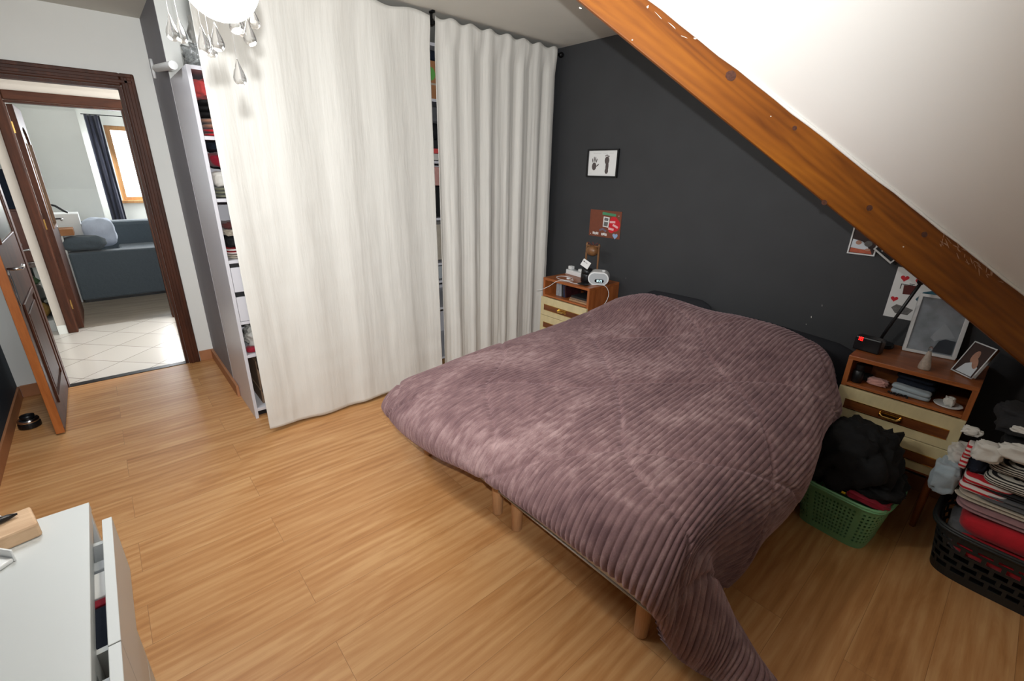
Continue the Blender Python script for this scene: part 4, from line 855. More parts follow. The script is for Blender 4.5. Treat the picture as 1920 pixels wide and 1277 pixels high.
# ------------------------------------------------------------------ bedside cabinets
def nightstand(x0, x1, yf, yb, lab, hx):
    t = thing('bedside_cabinet', ((x0+x1)/2, (yf+yb)/2, 0), lab, 'bedside cabinet', )
    TP, T2 = 0.75, 0.020
    b_ = MB(); b_.box(x0, x1, yf, yb, TP-T2, TP)
    build('top', b_, 'teak', t, bevel=0.002)
    for xa in (x0, x1-T2): build('side_panel', MB().box(xa, xa+T2, yf+0.002, yb, 0.285, TP-T2), 'teak_v', t, bevel=0.0015)
    build('back_panel', MB().box(x0+T2, x1-T2, yb-0.012, yb, 0.285, TP-T2), 'teak', t)
    build('shelf', MB().box(x0+T2, x1-T2, yf+0.001, yb-0.012, 0.600, 0.614), 'teak', t, bevel=0.001)
    build('bottom_panel', MB().box(x0+T2, x1-T2, yf+0.004, yb-0.012, 0.285, 0.300), 'teak', t)
    for (za, zb) in ((0.447, 0.597), (0.303, 0.444)):
        d = build('drawer', MB().box(x0+0.001, x1-0.001, yf-0.016, yf+0.000, za, zb).box(x0+T2+.004, x1-T2-.004, yf+.001, yb-.03, za+.01, zb-.03), 'cream', t, bevel=0.0015)
        h_ = zb-za; zi0, zi1 = zb-h_*0.68, zb-h_*0.40
        build('inlay_strip', MB().box(x0+0.038, x1-0.038, yf-0.0185, yf-0.0155, zi0, zi1), 'inlay', d)
        build('brass_edge', MB().box(x0+0.038, x1-0.038, yf-0.0200, yf-0.0160, zi1, zi1+0.003).box(x0+0.038, x1-0.038, yf-0.0200, yf-0.0160, zi0-0.003, zi0), 'brass', d)
        xc = (x0+x1)/2+hx; zc_ = (zi0+zi1)/2+0.004
        hd = MB().box(xc-0.042, xc+0.042, yf-0.0215, yf-0.0185, zc_-0.013, zc_+0.013)
        hd.tube([(xc-0.038, yf-0.020, zc_+0.006), (xc-0.036, yf-0.036, zc_+0.002), (xc-0.025, yf-0.042, zc_-0.004), (xc+0.025, yf-0.042, zc_-0.004), (xc+0.036, yf-0.036, zc_+0.002), (xc+0.038, yf-0.020, zc_+0.006)], 0.0045, 8)
        build('handle', hd, 'brass', d, smooth=False)
    for lx in (x0+0.035, x1-0.035):
        for ly in (yf+0.035, yb-0.035):
            build('leg', MB().lathe([(0.010, 0), (0.012, 0.004), (0.018, 0.285)], (lx, ly, 0), 16), 'teak_v', t)
    return t
nightstand(-2.535, -2.058, 2.575, 2.935, 'cream and red-brown bedside cabinet between the curtain and the bed', 0.0)
nightstand(-0.445, 0.012, 2.56, 2.925, 'cream and red-brown bedside cabinet right of the bed, under the beam', -0.01)

# --- on the left bedside cabinet (top at z 0.75)
Z = 0.7505
ps = thing('white_power_strip', (-2.42, 2.83, Z), 'white multi-socket block with cables at the back of the left bedside cabinet', 'power strip')
m = MB(); m.X = Matrix.Translation((-2.42, 2.84, Z)) @ Matrix.Rotation(-0.12, 4, 'Z'); m.box(-0.10, 0.10, -0.027, 0.027, 0, 0.038); build('body', m, 'white_pl', ps, bevel=0.004)
m = MB(); m.X = Matrix.Translation((-2.42, 2.84, Z)) @ Matrix.Rotation(-0.12, 4, 'Z')
for i in range(3): m.lathe([(0.019, 0.038), (0.019, 0.040)], (-0.06+0.06*i, 0, 0), 18)
build('socket_ring', m, 'grey_pl', ps)
m = MB(); m.X = Matrix.Translation((-2.42, 2.84, Z)) @ Matrix.Rotation(-0.12, 4, 'Z'); m.box(-0.085, -0.045, -0.018, 0.018, 0.040, 0.068).box(0.035, 0.080, -0.017, 0.017, 0.040, 0.062); build('plug', m, 'white_pl', ps, bevel=0.004)
def spl(P, n=8):
    out = []; P = [Vector(p) for p in P]
    for i in range(len(P)-1):
        p0, p1, p2, p3 = P[max(i-1, 0)], P[i], P[i+1], P[min(i+2, len(P)-1)]
        for k in range(n):
            t = k/n; out.append(0.5*((2*p1)+(p2-p0)*t+(2*p0-5*p1+4*p2-p3)*t*t+(3*p1-p0-3*p2+p3)*t**3))
    out.append(P[-1]); return out
cz = Z+0.0025
tag(build('white_cable', MB().tube(spl([(-2.33, 2.70, cz), (-2.39, 2.74, cz), (-2.46, 2.72, cz), (-2.47, 2.66, cz), (-2.40, 2.62, cz), (-2.31, 2.635, cz), (-2.30, 2.67, cz), (-2.36, 2.69, cz+.004)]), 0.0022, 8), 'white_pl', smooth=True, origin=(-2.4, 2.68, Z)), 'white charging cable coiled in a loop on the left bedside cabinet', 'cable')
tag(build('white_lead', MB().tube(spl([(-2.52, 2.82, cz), (-2.50, 2.84, cz+.012), (-2.46, 2.855, cz+.012), (-2.445, 2.845, cz+0.02)]), 0.0025, 8), 'white_pl', smooth=True), 'white lead running from the power strip towards the curtain', 'cable')
tag(build('long_white_cable', MB().tube(spl([(-2.57, 2.545, .64), (-2.52, 2.545, .655), (-2.44, 2.555, .70), (-2.38, 2.565, .745), (-2.33, 2.60, cz+.001), (-2.20, 2.61, cz), (-2.12, 2.66, cz+.001), (-2.062, 2.72, cz+.004), (-2.035, 2.75, .735), (-2.028, 2.77, .68), (-2.035, 2.75, .62), (-2.046, 2.70, .59)]), 0.0022, 8), 'white_pl', smooth=True), 'long white cable looping over the right edge of the left bedside cabinet', 'cable')
tag(build('cable_plug', MB().box(-2.375, -2.35, 2.672, 2.69, Z, Z+0.014), 'white_pl', bevel=0.003, origin=(-2.36, 2.68, Z)), 'small white plug lying inside the coiled cable', 'plug')
ck = thing('digital_clock', (-2.10, 2.74, Z), 'white oval tube alarm clock with a lit digital display', 'alarm clock')
A = Matrix.Translation((-2.115, 2.745, Z)) @ Matrix.Rotation(math.radians(34), 4, 'Z')   # local -y is the face
def stadium(hx, hz, n=14): return [(math.copysign(hx-hz, math.cos(a))+hz*math.cos(a), hz*math.sin(a)+hz) for a in [2*math.pi*(k+0.5)/(2*n) for k in range(2*n)]]
m = MB(); m.X = A; st = stadium(0.078, 0.050); m.prism([(x, -0.05, z) for x, z in st], (0, 0.12, 0)); build('shell', m, 'white_pl', ck, bevel=0.005)
m = MB(); m.X = A; st2 = stadium(0.068, 0.041); m.prism([(x, -0.052, z+0.009) for x, z in st2], (0, 0.003, 0)); build('front_panel', m, 'grey_pl', ck)
m = MB(); m.X = A; sd = stadium(0.034, 0.013); m.prism([(x+0.008, -0.0535, z+0.022) for x, z in sd], (0, 0.002, 0)); build('display', m, 'screen', ck)
m = MB(); m.X = A
def seg7(m, ch, x, z, w, h, t, y, d):
    S7 = {'0': 'abcdef', '1': 'bc', '2': 'abged', '3': 'abgcd', '4': 'fgbc', '5': 'afgcd', '6': 'afgedc', '7': 'abc', '8': 'abcdefg', '9': 'abcdfg'}[ch]
    for s in S7:
        bx = {'a': (x, x+w, z+h-t, z+h), 'g': (x, x+w, z+h/2-t/2, z+h/2+t/2), 'd': (x, x+w, z, z+t), 'b': (x+w-t, x+w, z+h/2, z+h), 'c': (x+w-t, x+w, z, z+h/2), 'f': (x, x+t, z+h/2, z+h), 'e': (x, x+t, z, z+h/2)}[s]
        m.box(bx[0], bx[1], y, y+d, bx[2], bx[3])
for i, ch in enumerate('1825'): seg7(m, ch, -0.016+i*0.0115+(0.003 if i > 1 else 0), 0.027, 0.008, 0.016, 0.002, -0.0545, 0.0012)
build('digits', m, 'digit', ck)
m = MB(); m.X = A; m.box(0.02, 0.045, 0.00, 0.03, 0.098, 0.106); build('button', m, 'white_pl', ck, bevel=0.003)
tag(build('black_phone', MB().box(-2.20, -2.12, 2.60, 2.665, Z+.0045, Z+0.0125), 'black_pl', bevel=0.003, origin=(-2.15, 2.63, Z+.0045)), 'flat black phone lying in front of the white clock', 'phone')
ln = thing('wooden_stand', (-2.23, 2.80, Z), 'brown wooden two-post stand holding a dark ball, behind the clock', 'stand')
build('base', MB().lathe([(0.062, 0), (0.066, 0.006), (0.06, 0.014)], (-2.235, 2.80, Z), 28), 'brown_wood', ln)
for xx in (-2.298, -2.180): build('post', MB().lathe([(0.011, 0.012), (0.007, 0.03), (0.009, 0.06), (0.0065, 0.12), (0.0085, 0.19), (0.007, 0.26), (0.010, 0.275), (0.004, 0.29)], (xx, 2.80, Z), 14), 'brown_wood', ln, smooth=True)
build('ball', MB().sphere((-2.24, 2.80, Z+0.232), 0.052, 0.045, 0.042), 'brown_wood', ln, smooth=True)
build('crossbar', MB().box(-2.292, -2.186, 2.793, 2.807, Z+0.262, Z+0.272), 'brown_wood', ln, bevel=0.002)
m = MB()
for i in range(6):
    a = i*1.05; m.prism([(-2.24+0.01*math.cos(a), 2.80+0.01*math.sin(a), Z+0.27), (-2.24+0.045*math.cos(a+.2), 2.80+0.03*math.sin(a+.2), Z+0.285), (-2.24+0.05*math.cos(a-.1), 2.80+0.03*math.sin(a-.1), Z+0.293)], (0, 0, 0.003))
build('dried_petal', m, 'rust_cloth', ln)
dj = thing('dark_glass_jar', (-2.215, 2.735, Z), 'squat dark glass jar in front of the wooden stand', 'jar')
build('body', MB().lathe([(0.036, 0), (0.042, 0.008), (0.044, 0.06), (0.040, 0.072)], (-2.21, 2.715, Z), 24), 'black_pl', dj, smooth=True)
build('lid', MB().lathe([(0.040, 0.072), (0.042, 0.078), (0.040, 0.105), (0.01, 0.112)], (-2.21, 2.715, Z), 24), 'black_pl', dj, smooth=True)
m = MB(); m.X = Matrix.Translation((-2.215, 2.70, Z+0.143)) @ Matrix.Rotation(0.35, 4, 'Y') @ Matrix.Rotation(-0.35, 4, 'X'); m.box(-0.038, 0.038, -0.0006, 0.0006, -0.027, 0.027)
wc_ = tag(build('white_card', m, 'paper', origin=(-2.215, 2.70, Z+.12)), 'small white card leaning on the dark jar', 'card')
m = MB(); m.X = Matrix.Translation((-2.215, 2.70, Z+0.143)) @ Matrix.Rotation(0.35, 4, 'Y') @ Matrix.Rotation(-0.35, 4, 'X'); m.box(-0.030, -0.014, -0.0012, -0.0006, 0.006, 0.013).box(-0.01, 0.012, -0.0012, -0.0006, 0.007, 0.010); build('printed_mark', m, 'ink', wc_)
# --- in the shelf of the left cabinet
sz = 0.6145
def book(x, w, h, d, tilt, mt, lab, y=2.62, z=sz):
    m = MB(); m.X = Matrix.Translation((x, y, z+0.001)) @ Matrix.Rotation(tilt, 4, 'Y'); m.box(0, w, 0, d, 0, h)
    o = tag(build('book', m, mt, bevel=0.0015, origin=(x, y, z)), lab, 'book', 'books in the left bedside cabinet')
    m = MB(); m.X = Matrix.Translation((x, y, z+0.001)) @ Matrix.Rotation(tilt, 4, 'Y'); m.box(0.002, w-0.002, 0.004, d+0.001, h-.0005, h+0.0004); build('pages', m, 'paper', o)
    return o
book(-2.43, 0.030, 0.100, 0.20, 0.0, 'book_grey', 'thick grey book upright at the left in the bedside shelf')
book(-2.398, 0.022, 0.103, 0.20, 0.0, 'book_grey', 'slim grey book upright beside the thick grey one')
book(-2.362, 0.012, 0.100, 0.19, -0.12, 'black', 'black book leaning between grey and blue books')
book(-2.346, 0.010, 0.098, 0.19, -0.13, 'book_blue', 'thin dark blue book leaning on the black one in the shelf')
book(-2.332, 0.012, 0.094, 0.18, -0.15, 'book_red', 'dark red patterned book leaning rightmost in the shelf')
for i, (mt, lab, h_, dx) in enumerate((('book_tan', 'tan book lying lowest in the flat pile of the bedside shelf', 0.014, 0), ('kraft', 'brown book second in the flat pile of the bedside shelf', 0.012, .004), ('black', 'black book lying on top of the flat pile in the bedside shelf', 0.014, .01))):
    z_ = sz+0.0005+[0, .0145, .027][i]
    tag(build('book', MB().box(-2.262+dx, -2.082, 2.59+dx, 2.75, z_, z_+h_), mt, bevel=0.0015, origin=(-2.17, 2.67, z_)), lab, 'book', 'books in the left bedside cabinet')
lump('dark_red_purse', (-2.24, 2.82, 0.672), (0.05, 0.05, 0.030), 'book_red', 'dark red patterned purse at the back of the bedside shelf', 'purse', 61, amp=.1)
bt = thing('small_bottle', (-2.125, 2.66, 0.656), 'tiny silver bottle standing on the flat books', 'bottle')
build('body', MB().lathe([(0.010, 0), (0.011, 0.003), (0.011, 0.03), (0.006, 0.036)], (-2.125, 2.68, 0.656), 14), 'glass', bt, smooth=True); build('cap', MB().lathe([(0.007, 0.036), (0.007, 0.055)], (-2.125, 2.68, 0.656), 14), 'chrome', bt)

# --- on the wall
YP = YW-0.001
fr = thing('picture_frame', (-2.328, YP, 1.61), 'black framed hand and foot print on the charcoal wall', 'picture')
def ring(x0, x1, z0, z1, w, ya, yb): return MB().box(x0, x1, ya, yb, z0, z0+w).box(x0, x1, ya, yb, z1-w, z1).box(x0, x0+w, ya, yb, z0+w, z1-w).box(x1-w, x1, ya, yb, z0+w, z1-w)
build('frame', ring(-2.473, -2.183, 1.512, 1.712, 0.011, YP-0.018, YP), 'black_pl', fr, bevel=0.001)
build('print_sheet', MB().box(-2.462, -2.194, YP-0.008, YP-0.004, 1.523, 1.701), 'paper', fr)
hp = MB()
def flat_poly(m, pts, y, d=0.0006): return m.prism([(x, y, z) for x, z in pts], (0, -d, 0))
def ell(cx, cz, rx, rz, n=18, t=0.0): return [(cx+rx*math.cos(a)*math.cos(t)-rz*math.sin(a)*math.sin(t), cz+rx*math.cos(a)*math.sin(t)+rz*math.sin(a)*math.cos(t)) for a in [2*math.pi*k/n for k in range(n)]]
flat_poly(hp, ell(-2.405, 1.590, 0.021, 0.028), YP-.008)
for (cx, cz_, l, t) in ((-2.422, 1.632, .016, .25), (-2.408, 1.640, .020, .08), (-2.395, 1.640, .019, -.08), (-2.384, 1.630, .016, -.28), (-2.372, 1.598, .016, -.95)): flat_poly(hp, ell(cx, cz_, .0042, l, t=t), YP-.0081)
build('hand_print', hp, 'ink', fr)
fp = MB(); flat_poly(fp, ell(-2.286, 1.632, .021, .028), YP-.008); flat_poly(fp, ell(-2.282, 1.59, .014, .04), YP-.0081); flat_poly(fp, ell(-2.284, 1.558, .016, .020), YP-.0082)
for k in range(5): flat_poly(fp, ell(-2.301+k*0.008, 1.664+(0.004 if k in (1, 2) else -0.002*max(0, k-2)), .0036, .005), YP-.0081)
build('foot_print', fp, 'ink', fr)
hw = MB(); rnd = random.Random(4)
for x0_, n_ in ((-2.42, 9), (-2.325, 5), (-2.27, 5)):
    pts = [(x0_+i*0.0045, YP-0.0085, 1.682+0.004*math.sin(i*2.1+x0_*40)) for i in range(n_*2)]; hw.tube(pts, 0.0006, 4)
hw.box(-2.455, -2.42, YP-.0085, YP-.008, 1.533, 1.5335).box(-2.455, -2.425, YP-.0085, YP-.008, 1.540, 1.5405)
build('handwriting', hw, 'faint_ink', fr)

po = thing('brown_poster', (-2.26, YP, 1.17), 'brown handmade card with red circle, heart and labels below the framed prints', 'poster')
px0, px1, pz0, pz1 = -2.408, -2.108, 1.070, 1.273
build('card', MB().box(px0, px1, YP-0.003, YP, pz0, pz1), 'card_brown', po)
def fx(a): return px0+(px1-px0)*a
def fz(a): return pz1-(pz1-pz0)*a
def heart(cx, cz, s): return [(cx+s*0.0625*16*math.sin(t)**3, cz+s*0.0625*(13*math.cos(t)-5*math.cos(2*t)-2*math.cos(3*t)-math.cos(4*t))) for t in [2*math.pi*k/28 for k in range(28)]]
m = MB(); flat_poly(m, [(fx(.40), fz(.06)), (fx(.83), fz(.10)), (fx(.82), fz(.19)), (fx(.40), fz(.16))][::-1], YP-.003); build('green_strip', m, 'green', po)
m = MB(); flat_poly(m, ell(fx(.81), fz(.50), .052, .050), YP-.003); flat_poly(m, ell(fx(.78), fz(.34), .036, .030), YP-.0031); flat_poly(m, ell(fx(.72), fz(.70), .026, .022), YP-.0031); build('red_circle', m, 'red', po)
m = MB(); flat_poly(m, [(fx(.45), fz(.22)), (fx(.64), fz(.24)), (fx(.62), fz(.62)), (fx(.44), fz(.60))][::-1], YP-.0036); pp = build('photo_strip', m, 'paper', po)
m = MB(); flat_poly(m, [(fx(.48), fz(.26)), (fx(.61), fz(.28)), (fx(.60), fz(.38)), (fx(.475), fz(.37))][::-1], YP-.0043); flat_poly(m, [(fx(.475), fz(.41)), (fx(.605), fz(.42)), (fx(.595), fz(.58)), (fx(.465), fz(.57))][::-1], YP-.0043); build('photo', m, 'grey_card', pp)
m = MB()
for (a0, b0, t) in ((.74, .40, .05), (.84, .54, -.35), (.71, .66, -.12)):
    c_, s_ = math.cos(t), math.sin(t); flat_poly(m, [(fx(a0)+dx*c_-dz*s_, fz(b0)+dx*s_+dz*c_) for dx, dz in ((-.026, -.008), (.026, -.008), (.026, .008), (-.026, .008))], YP-.004)
build('pink_label', m, mat('pale_pink_paper', c255(232, 176, 176), 0.7), po)
m = MB(); flat_poly(m, [(fx(.34), fz(.72)), (fx(.45), fz(.65)), (fx(.58), fz(.74)), (fx(.56), fz(.81)), (fx(.45), fz(.73)), (fx(.35), fz(.79))][::-1], YP-.004); build('arched_label', m, mat('grey_violet_paper', c255(120, 110, 128), 0.7, noise=.4, nscale=150), po)
m = MB()
for (a0, w_) in ((.13, .20), (.42, .18)):
    for k in range(5): xx = fx(a0+w_*k/5); m.box(xx, xx+0.0075, YP-.0045, YP-.0031, fz(.93)+.002*math.sin(k*2+a0*9), fz(.84)+.002*math.sin(k*2+a0*9))
build('white_lettering', m, 'paper', po)
m = MB(); flat_poly(m, heart(fx(.86), fz(.90), 0.024), YP-.0045); build('blue_heart', m, 'blue_card', po)
m = MB()
for a0, b0 in ((.06, .92), (.92, .16)): flat_poly(m, ell(fx(a0), fz(b0), .003, .003, 8), YP-.0035)
build('pin', m, 'paper', po)
# small chips in the paint of the charcoal wall
m = MB()
for (x, z, a, b_) in ((-0.737, .793, .0018, .006), (-0.753, .745, .0012, .003), (-2.014, .787, .0015, .0015), (-0.70, .87, .0007, .006)): flat_poly(m, ell(x, z, a, b_, 8, .2), YW-.0002, .0008)
struct('trim_1', m, 'chalk')

# photo frames by the beam
pf = thing('photo_frame', (-0.59, YP, 1.25), 'small white-edged photo frame on the wall just left of the beam', 'picture')
build('frame', ring(-0.650, -0.530, 1.172, 1.350, 0.006, YP-0.014, YP), 'white_pl', pf)
build('print', MB().box(-0.644, -0.536, YP-0.006, YP-0.003, 1.178, 1.344), 'photo_black', pf)
m = MB(); flat_poly(m, [(-.642, 1.180), (-.545, 1.180), (-.552, 1.196), (-.60, 1.200), (-.640, 1.204)], YP-.006); build('orange_area', m, 'photo_orange', pf)
m = MB(); flat_poly(m, [(-.642, 1.204), (-.60, 1.200), (-.56, 1.198), (-.575, 1.225), (-.60, 1.240), (-.640, 1.248)], YP-.006); build('white_cloth_area', m, 'photo_light', pf)
m = MB(); flat_poly(m, ell(-.612, 1.232, .013, .011), YP-.0067); flat_poly(m, ell(-.566, 1.20, .012, .006), YP-.0067); build('warm_area', m, 'photo_warm', pf)
m = MB(); flat_poly(m, ell(-.570, 1.230, .017, .015), YP-.0068); build('grey_area', m, 'grey_card', pf)
pt = thing('tilted_photo_frame', (-0.49, YP, 1.2), 'tilted thin white frame sticking out below the beam, right of the small photo', 'picture')
m = MB(); m.X = Matrix.Translation((-0.537, YP-0.045, 1.212)) @ Matrix.Rotation(math.radians(36), 4, 'Y'); m.box(0, 0.105, -0.004, 0.004, 0, 0.008).box(0, .105, -.004, .004, .13, .138).box(0, .006, -.004, .004, .008, .13).box(.099, .105, -.004, .004, .008, .13); build('frame', m, 'white_pl', pt)
m = MB(); m.X = Matrix.Translation((-0.537, YP-0.045, 1.212)) @ Matrix.Rotation(math.radians(36), 4, 'Y'); m.box(0.004, 0.101, 0.0, 0.044, 0.004, 0.134); build('backing', m, 'black_pl', pt)
# sheet with hearts
sh = thing('hearts_sheet', (-0.30, YP, 1.0), 'white sheet with red hearts and small drawings pinned behind the black lamp arm', 'poster')
build('sheet', MB().box(-0.424, -0.14, YP-0.0015, YP, 0.881, 1.135), 'paper', sh)
for (x, z, s) in ((-.385, 1.083, .017), (-.327, 1.078, .016), (-.400, .975, .015)): build('red_heart', flat_poly(MB(), heart(x, z, s), YP-.0015), 'red', sh)
m = MB(); flat_poly(m, [(-.375, 1.005), (-.335, 1.008), (-.330, 1.055), (-.38, 1.050)], YP-.0015); build('brown_drawing', m, 'rust_cloth', sh)
m = MB(); m.box(-.392, -.345, YP-.0028, YP-.0015, 1.052, 1.055).box(-.392, -.389, YP-.0028, YP-.0015, 1.03, 1.055).box(-.36, -.34, YP-.0028, YP-.0015, 1.058, 1.061); m.box(-.30, -.26, YP-.0028, YP-.0015, .905, .907).box(-.285, -.283, YP-.0028, YP-.0015, .895, .92); build('black_line_drawing', m, 'black', sh)
m = MB(); flat_poly(m, [(-.320, .99), (-.295, .965), (-.255, .970), (-.235, 1.01), (-.262, 1.045), (-.30, 1.03)], YP-.0015); build('teal_drawing', m, 'teal', sh)
m = MB(); flat_poly(m, [(-.402, .93), (-.38, .905), (-.33, .905), (-.315, .935), (-.35, .945), (-.385, .95)], YP-.0015); build('brown_animal_drawing', m, 'grey_card', sh)

# --- on the right bedside cabinet
la = thing('desk_lamp', (-0.40, 2.77, Z), 'black desk lamp with a long diagonal arm on the right bedside cabinet', 'lamp')
build('base', MB().lathe([(0.055, 0), (0.058, 0.006), (0.055, 0.018), (0.015, 0.022)], (-0.385, 2.84, Z), 28), 'black_pl', la)
build('arm', MB().tube([(-0.385, 2.84, Z+0.02), (-0.385, 2.835, Z+0.05), (-0.30, 2.75, 1.10)], 0.007, 10), 'black_pl', la, smooth=True)
build('lamp_head', MB().tube([(-0.302, 2.75, 1.10), (-0.285, 2.735, 1.155)], [0.012, 0.03], 16), 'black_pl', la)
ac = thing('alarm_clock', (-0.40, 2.69, Z), 'small black alarm clock with glowing red digits', 'alarm clock')
A2 = Matrix.Translation((-0.405, 2.70, Z)) @ Matrix.Rotation(math.radians(-8), 4, 'Z')
m = MB(); m.X = A2; m.box(-0.055, 0.055, -0.03, 0.03, 0, 0.070); build('body', m, 'black_pl', ac, bevel=0.006)
m = MB(); m.X = A2
for i, ch in enumerate('18'): seg7(m, ch, -0.047+i*0.015, 0.050, 0.011, 0.018, 0.0022, -0.0315, 0.0012)
build('digits', m, 'red_led', ac)
bf = thing('large_photo_frame', (-0.2, 2.86, Z), 'large white photo frame with a pale grey portrait leaning on the wall', 'picture')
A3 = Matrix.Translation((-0.295, 2.845, Z+.002)) @ Matrix.Rotation(math.radians(9), 4, 'Z') @ Matrix.Rotation(math.radians(-11), 4, 'X')
def rx(m): m.X = A3; return m
WF, HF = 0.195, 0.285
m = rx(MB()); m.box(0, WF, 0, .018, 0, .014).box(0, WF, 0, .018, HF-.014, HF).box(0, .014, 0, .018, .014, HF-.014).box(WF-.014, WF, 0, .018, .014, HF-.014); build('frame', m, 'white_pl', bf, bevel=0.002)
m = rx(MB()); m.box(.014, WF-.014, .008, .012, .014, HF-.014); build('print', m, 'photo_bw', bf)
def fp3(m, pts, y): m.X = A3; return m.prism([(x, y, z) for x, z in pts], (0, -0.0005, 0))
m = fp3(MB(), [(.085, .085), (.105, .070), (.12, .082), (.145, .092), (.17, .10), (.145, .135), (.12, .16), (.10, .12)], .008); build('white_cloth_area', m, 'photo_light', bf)
m = fp3(MB(), [(.105, .020), (.178, .020), (.178, .085), (.14, .088), (.12, .075)], .008); build('dark_area', m, 'photo_dark', bf)
m = rx(MB()); m.box(.014, WF-.014, .0035, .0045, .014, HF-.014); build('glass_pane', m, 'glass', bf)
m = rx(MB()); m.prism([(.08, .018, .0), (.10, .018, .0), (.10, .055, .02), (.08, .055, .02)], (0, 0, .10)); build('easel_back', m, 'black_pl', bf)
sf = thing('small_photo_frame', (-0.07, 2.69, Z), 'small silver-edged photo frame turned sideways beside the large frame', 'picture')
A4 = Matrix.Translation((-0.100, 2.712, Z+.002)) @ Matrix.Rotation(math.radians(-44), 4, 'Z') @ Matrix.Rotation(math.radians(-22), 4, 'X')
def ring4(m, W_, H_, w, ya, yb): m.X = A4; return m.box(0, W_, ya, yb, 0, w).box(0, W_, ya, yb, H_-w, H_).box(0, w, ya, yb, w, H_-w).box(W_-w, W_, ya, yb, w, H_-w)
build('frame', ring4(MB(), .105, .150, .005, 0, .012), 'chrome', sf)
m = MB(); m.X = A4; m.box(.005, .100, .004, .008, .005, .145); build('print', m, 'photo_black', sf)
m = MB(); m.X = A4; m.prism([(x, .004, z) for x, z in [(.015, .008), (.09, .008), (.088, .05), (.06, .07), (.03, .05)]], (0, -.0006, 0)); build('pale_area', m, 'photo_light', sf)
m = MB(); m.X = A4; m.prism([(x, .004, z) for x, z in ell(.048, .09, .014, .028)], (0, -.0006, 0)).prism([(x, .0038, z) for x, z in ell(.066, .065, .012, .026, t=.5)], (0, -.0006, 0)); build('warm_area', m, 'photo_warm', sf)
cv = thing('frosted_cone_vase', (-0.18, 2.628, Z), 'small speckled cone-shaped glass bottle in front of the large frame', 'bottle')
build('body', MB().lathe([(0.020, 0), (0.022, 0.004), (0.0215, 0.02), (0.010, 0.07), (0.0065, 0.085)], (-0.18, 2.628, Z), 24), 'cone', cv, smooth=True)
build('stopper', MB().lathe([(0.0055, 0.085), (0.008, 0.092), (0.0075, 0.102), (0.003, 0.108)], (-0.18, 2.628, Z), 16), 'crystal', cv, smooth=True)
# --- in its open compartment
sj = thing('black_jar', (-0.40, 2.60, sz), 'black ribbed jar standing at the left inside the right cabinet', 'jar')
build('body', MB().lathe([(0.020, 0), (0.022, 0.003), (0.022, 0.06), (0.016, 0.066)], (-0.396, 2.60, sz), 18), 'black_pl', sj, smooth=True)
build('cap', MB().lathe([(0.018, 0.066), (0.018, 0.092)], (-0.396, 2.60, sz), 18), 'black_pl', sj)
tag(build('brown_case', MB().box(-.365, -.235, 2.70, 2.80, sz+.001, .705), 'inlay', bevel=.003, origin=(-.3, 2.75, sz)), 'flat dark brown case at the back of the right cabinet compartment', 'case')
lump('pink_scrunchie', (-.320, 2.635, .632), (.040, .028, .016), 'pink_cloth', 'crumpled pink cloth in the right cabinet compartment', 'cloth', 71, amp=.3, freq=4)
lump('dark_socks', (-.375, 2.67, .630), (.028, .03, .014), 'dark_grey_cloth', 'dark grey crumpled cloth beside the black jar', 'cloth', 72, amp=.3)
folded('folded_blue_cloth', -.262, -.115, 2.64, 2.78, sz+.001, .700, 3, 'navy_cloth', 'dark blue folded cloth in the middle of the right cabinet compartment', 'cloth', 11)
folded('folded_pale_cloth', -.262, -.120, 2.585, 2.635, sz+.001, .660, 2, 'pale_blue_cloth', 'pale blue-white folded cloth in front of the dark blue one', 'cloth', 12)
m = MB(); rnd = random.Random(8); pts = [(-.262+.006*i+rnd.uniform(-.003, .003), 2.573+rnd.uniform(-.006, .006), sz+.0055+rnd.uniform(0, .004)) for i in range(12)]
for p in pts: m.sphere(p, .0052, n=8, m=6)
tag(build('black_bead_necklace', m, 'black_pl', smooth=True), 'small heap of black shiny beads on the compartment edge', 'necklace')
dh = thing('white_dish', (-.055, 2.64, sz), 'shallow white dish at the right inside the right cabinet', 'dish')
build('plate', MB().lathe([(0.02, 0.001), (0.045, 0.004), (0.050, 0.010), (0.047, 0.010), (0.02, 0.004)], (-.063, 2.625, sz), 28), 'white_pl', dh, smooth=True)
lump('white_tissue', (-.062, 2.62, .6395), (.018, .016, .020), 'white_cloth', 'small white crumpled tissue on the shallow dish', 'tissue', 77, amp=.3)

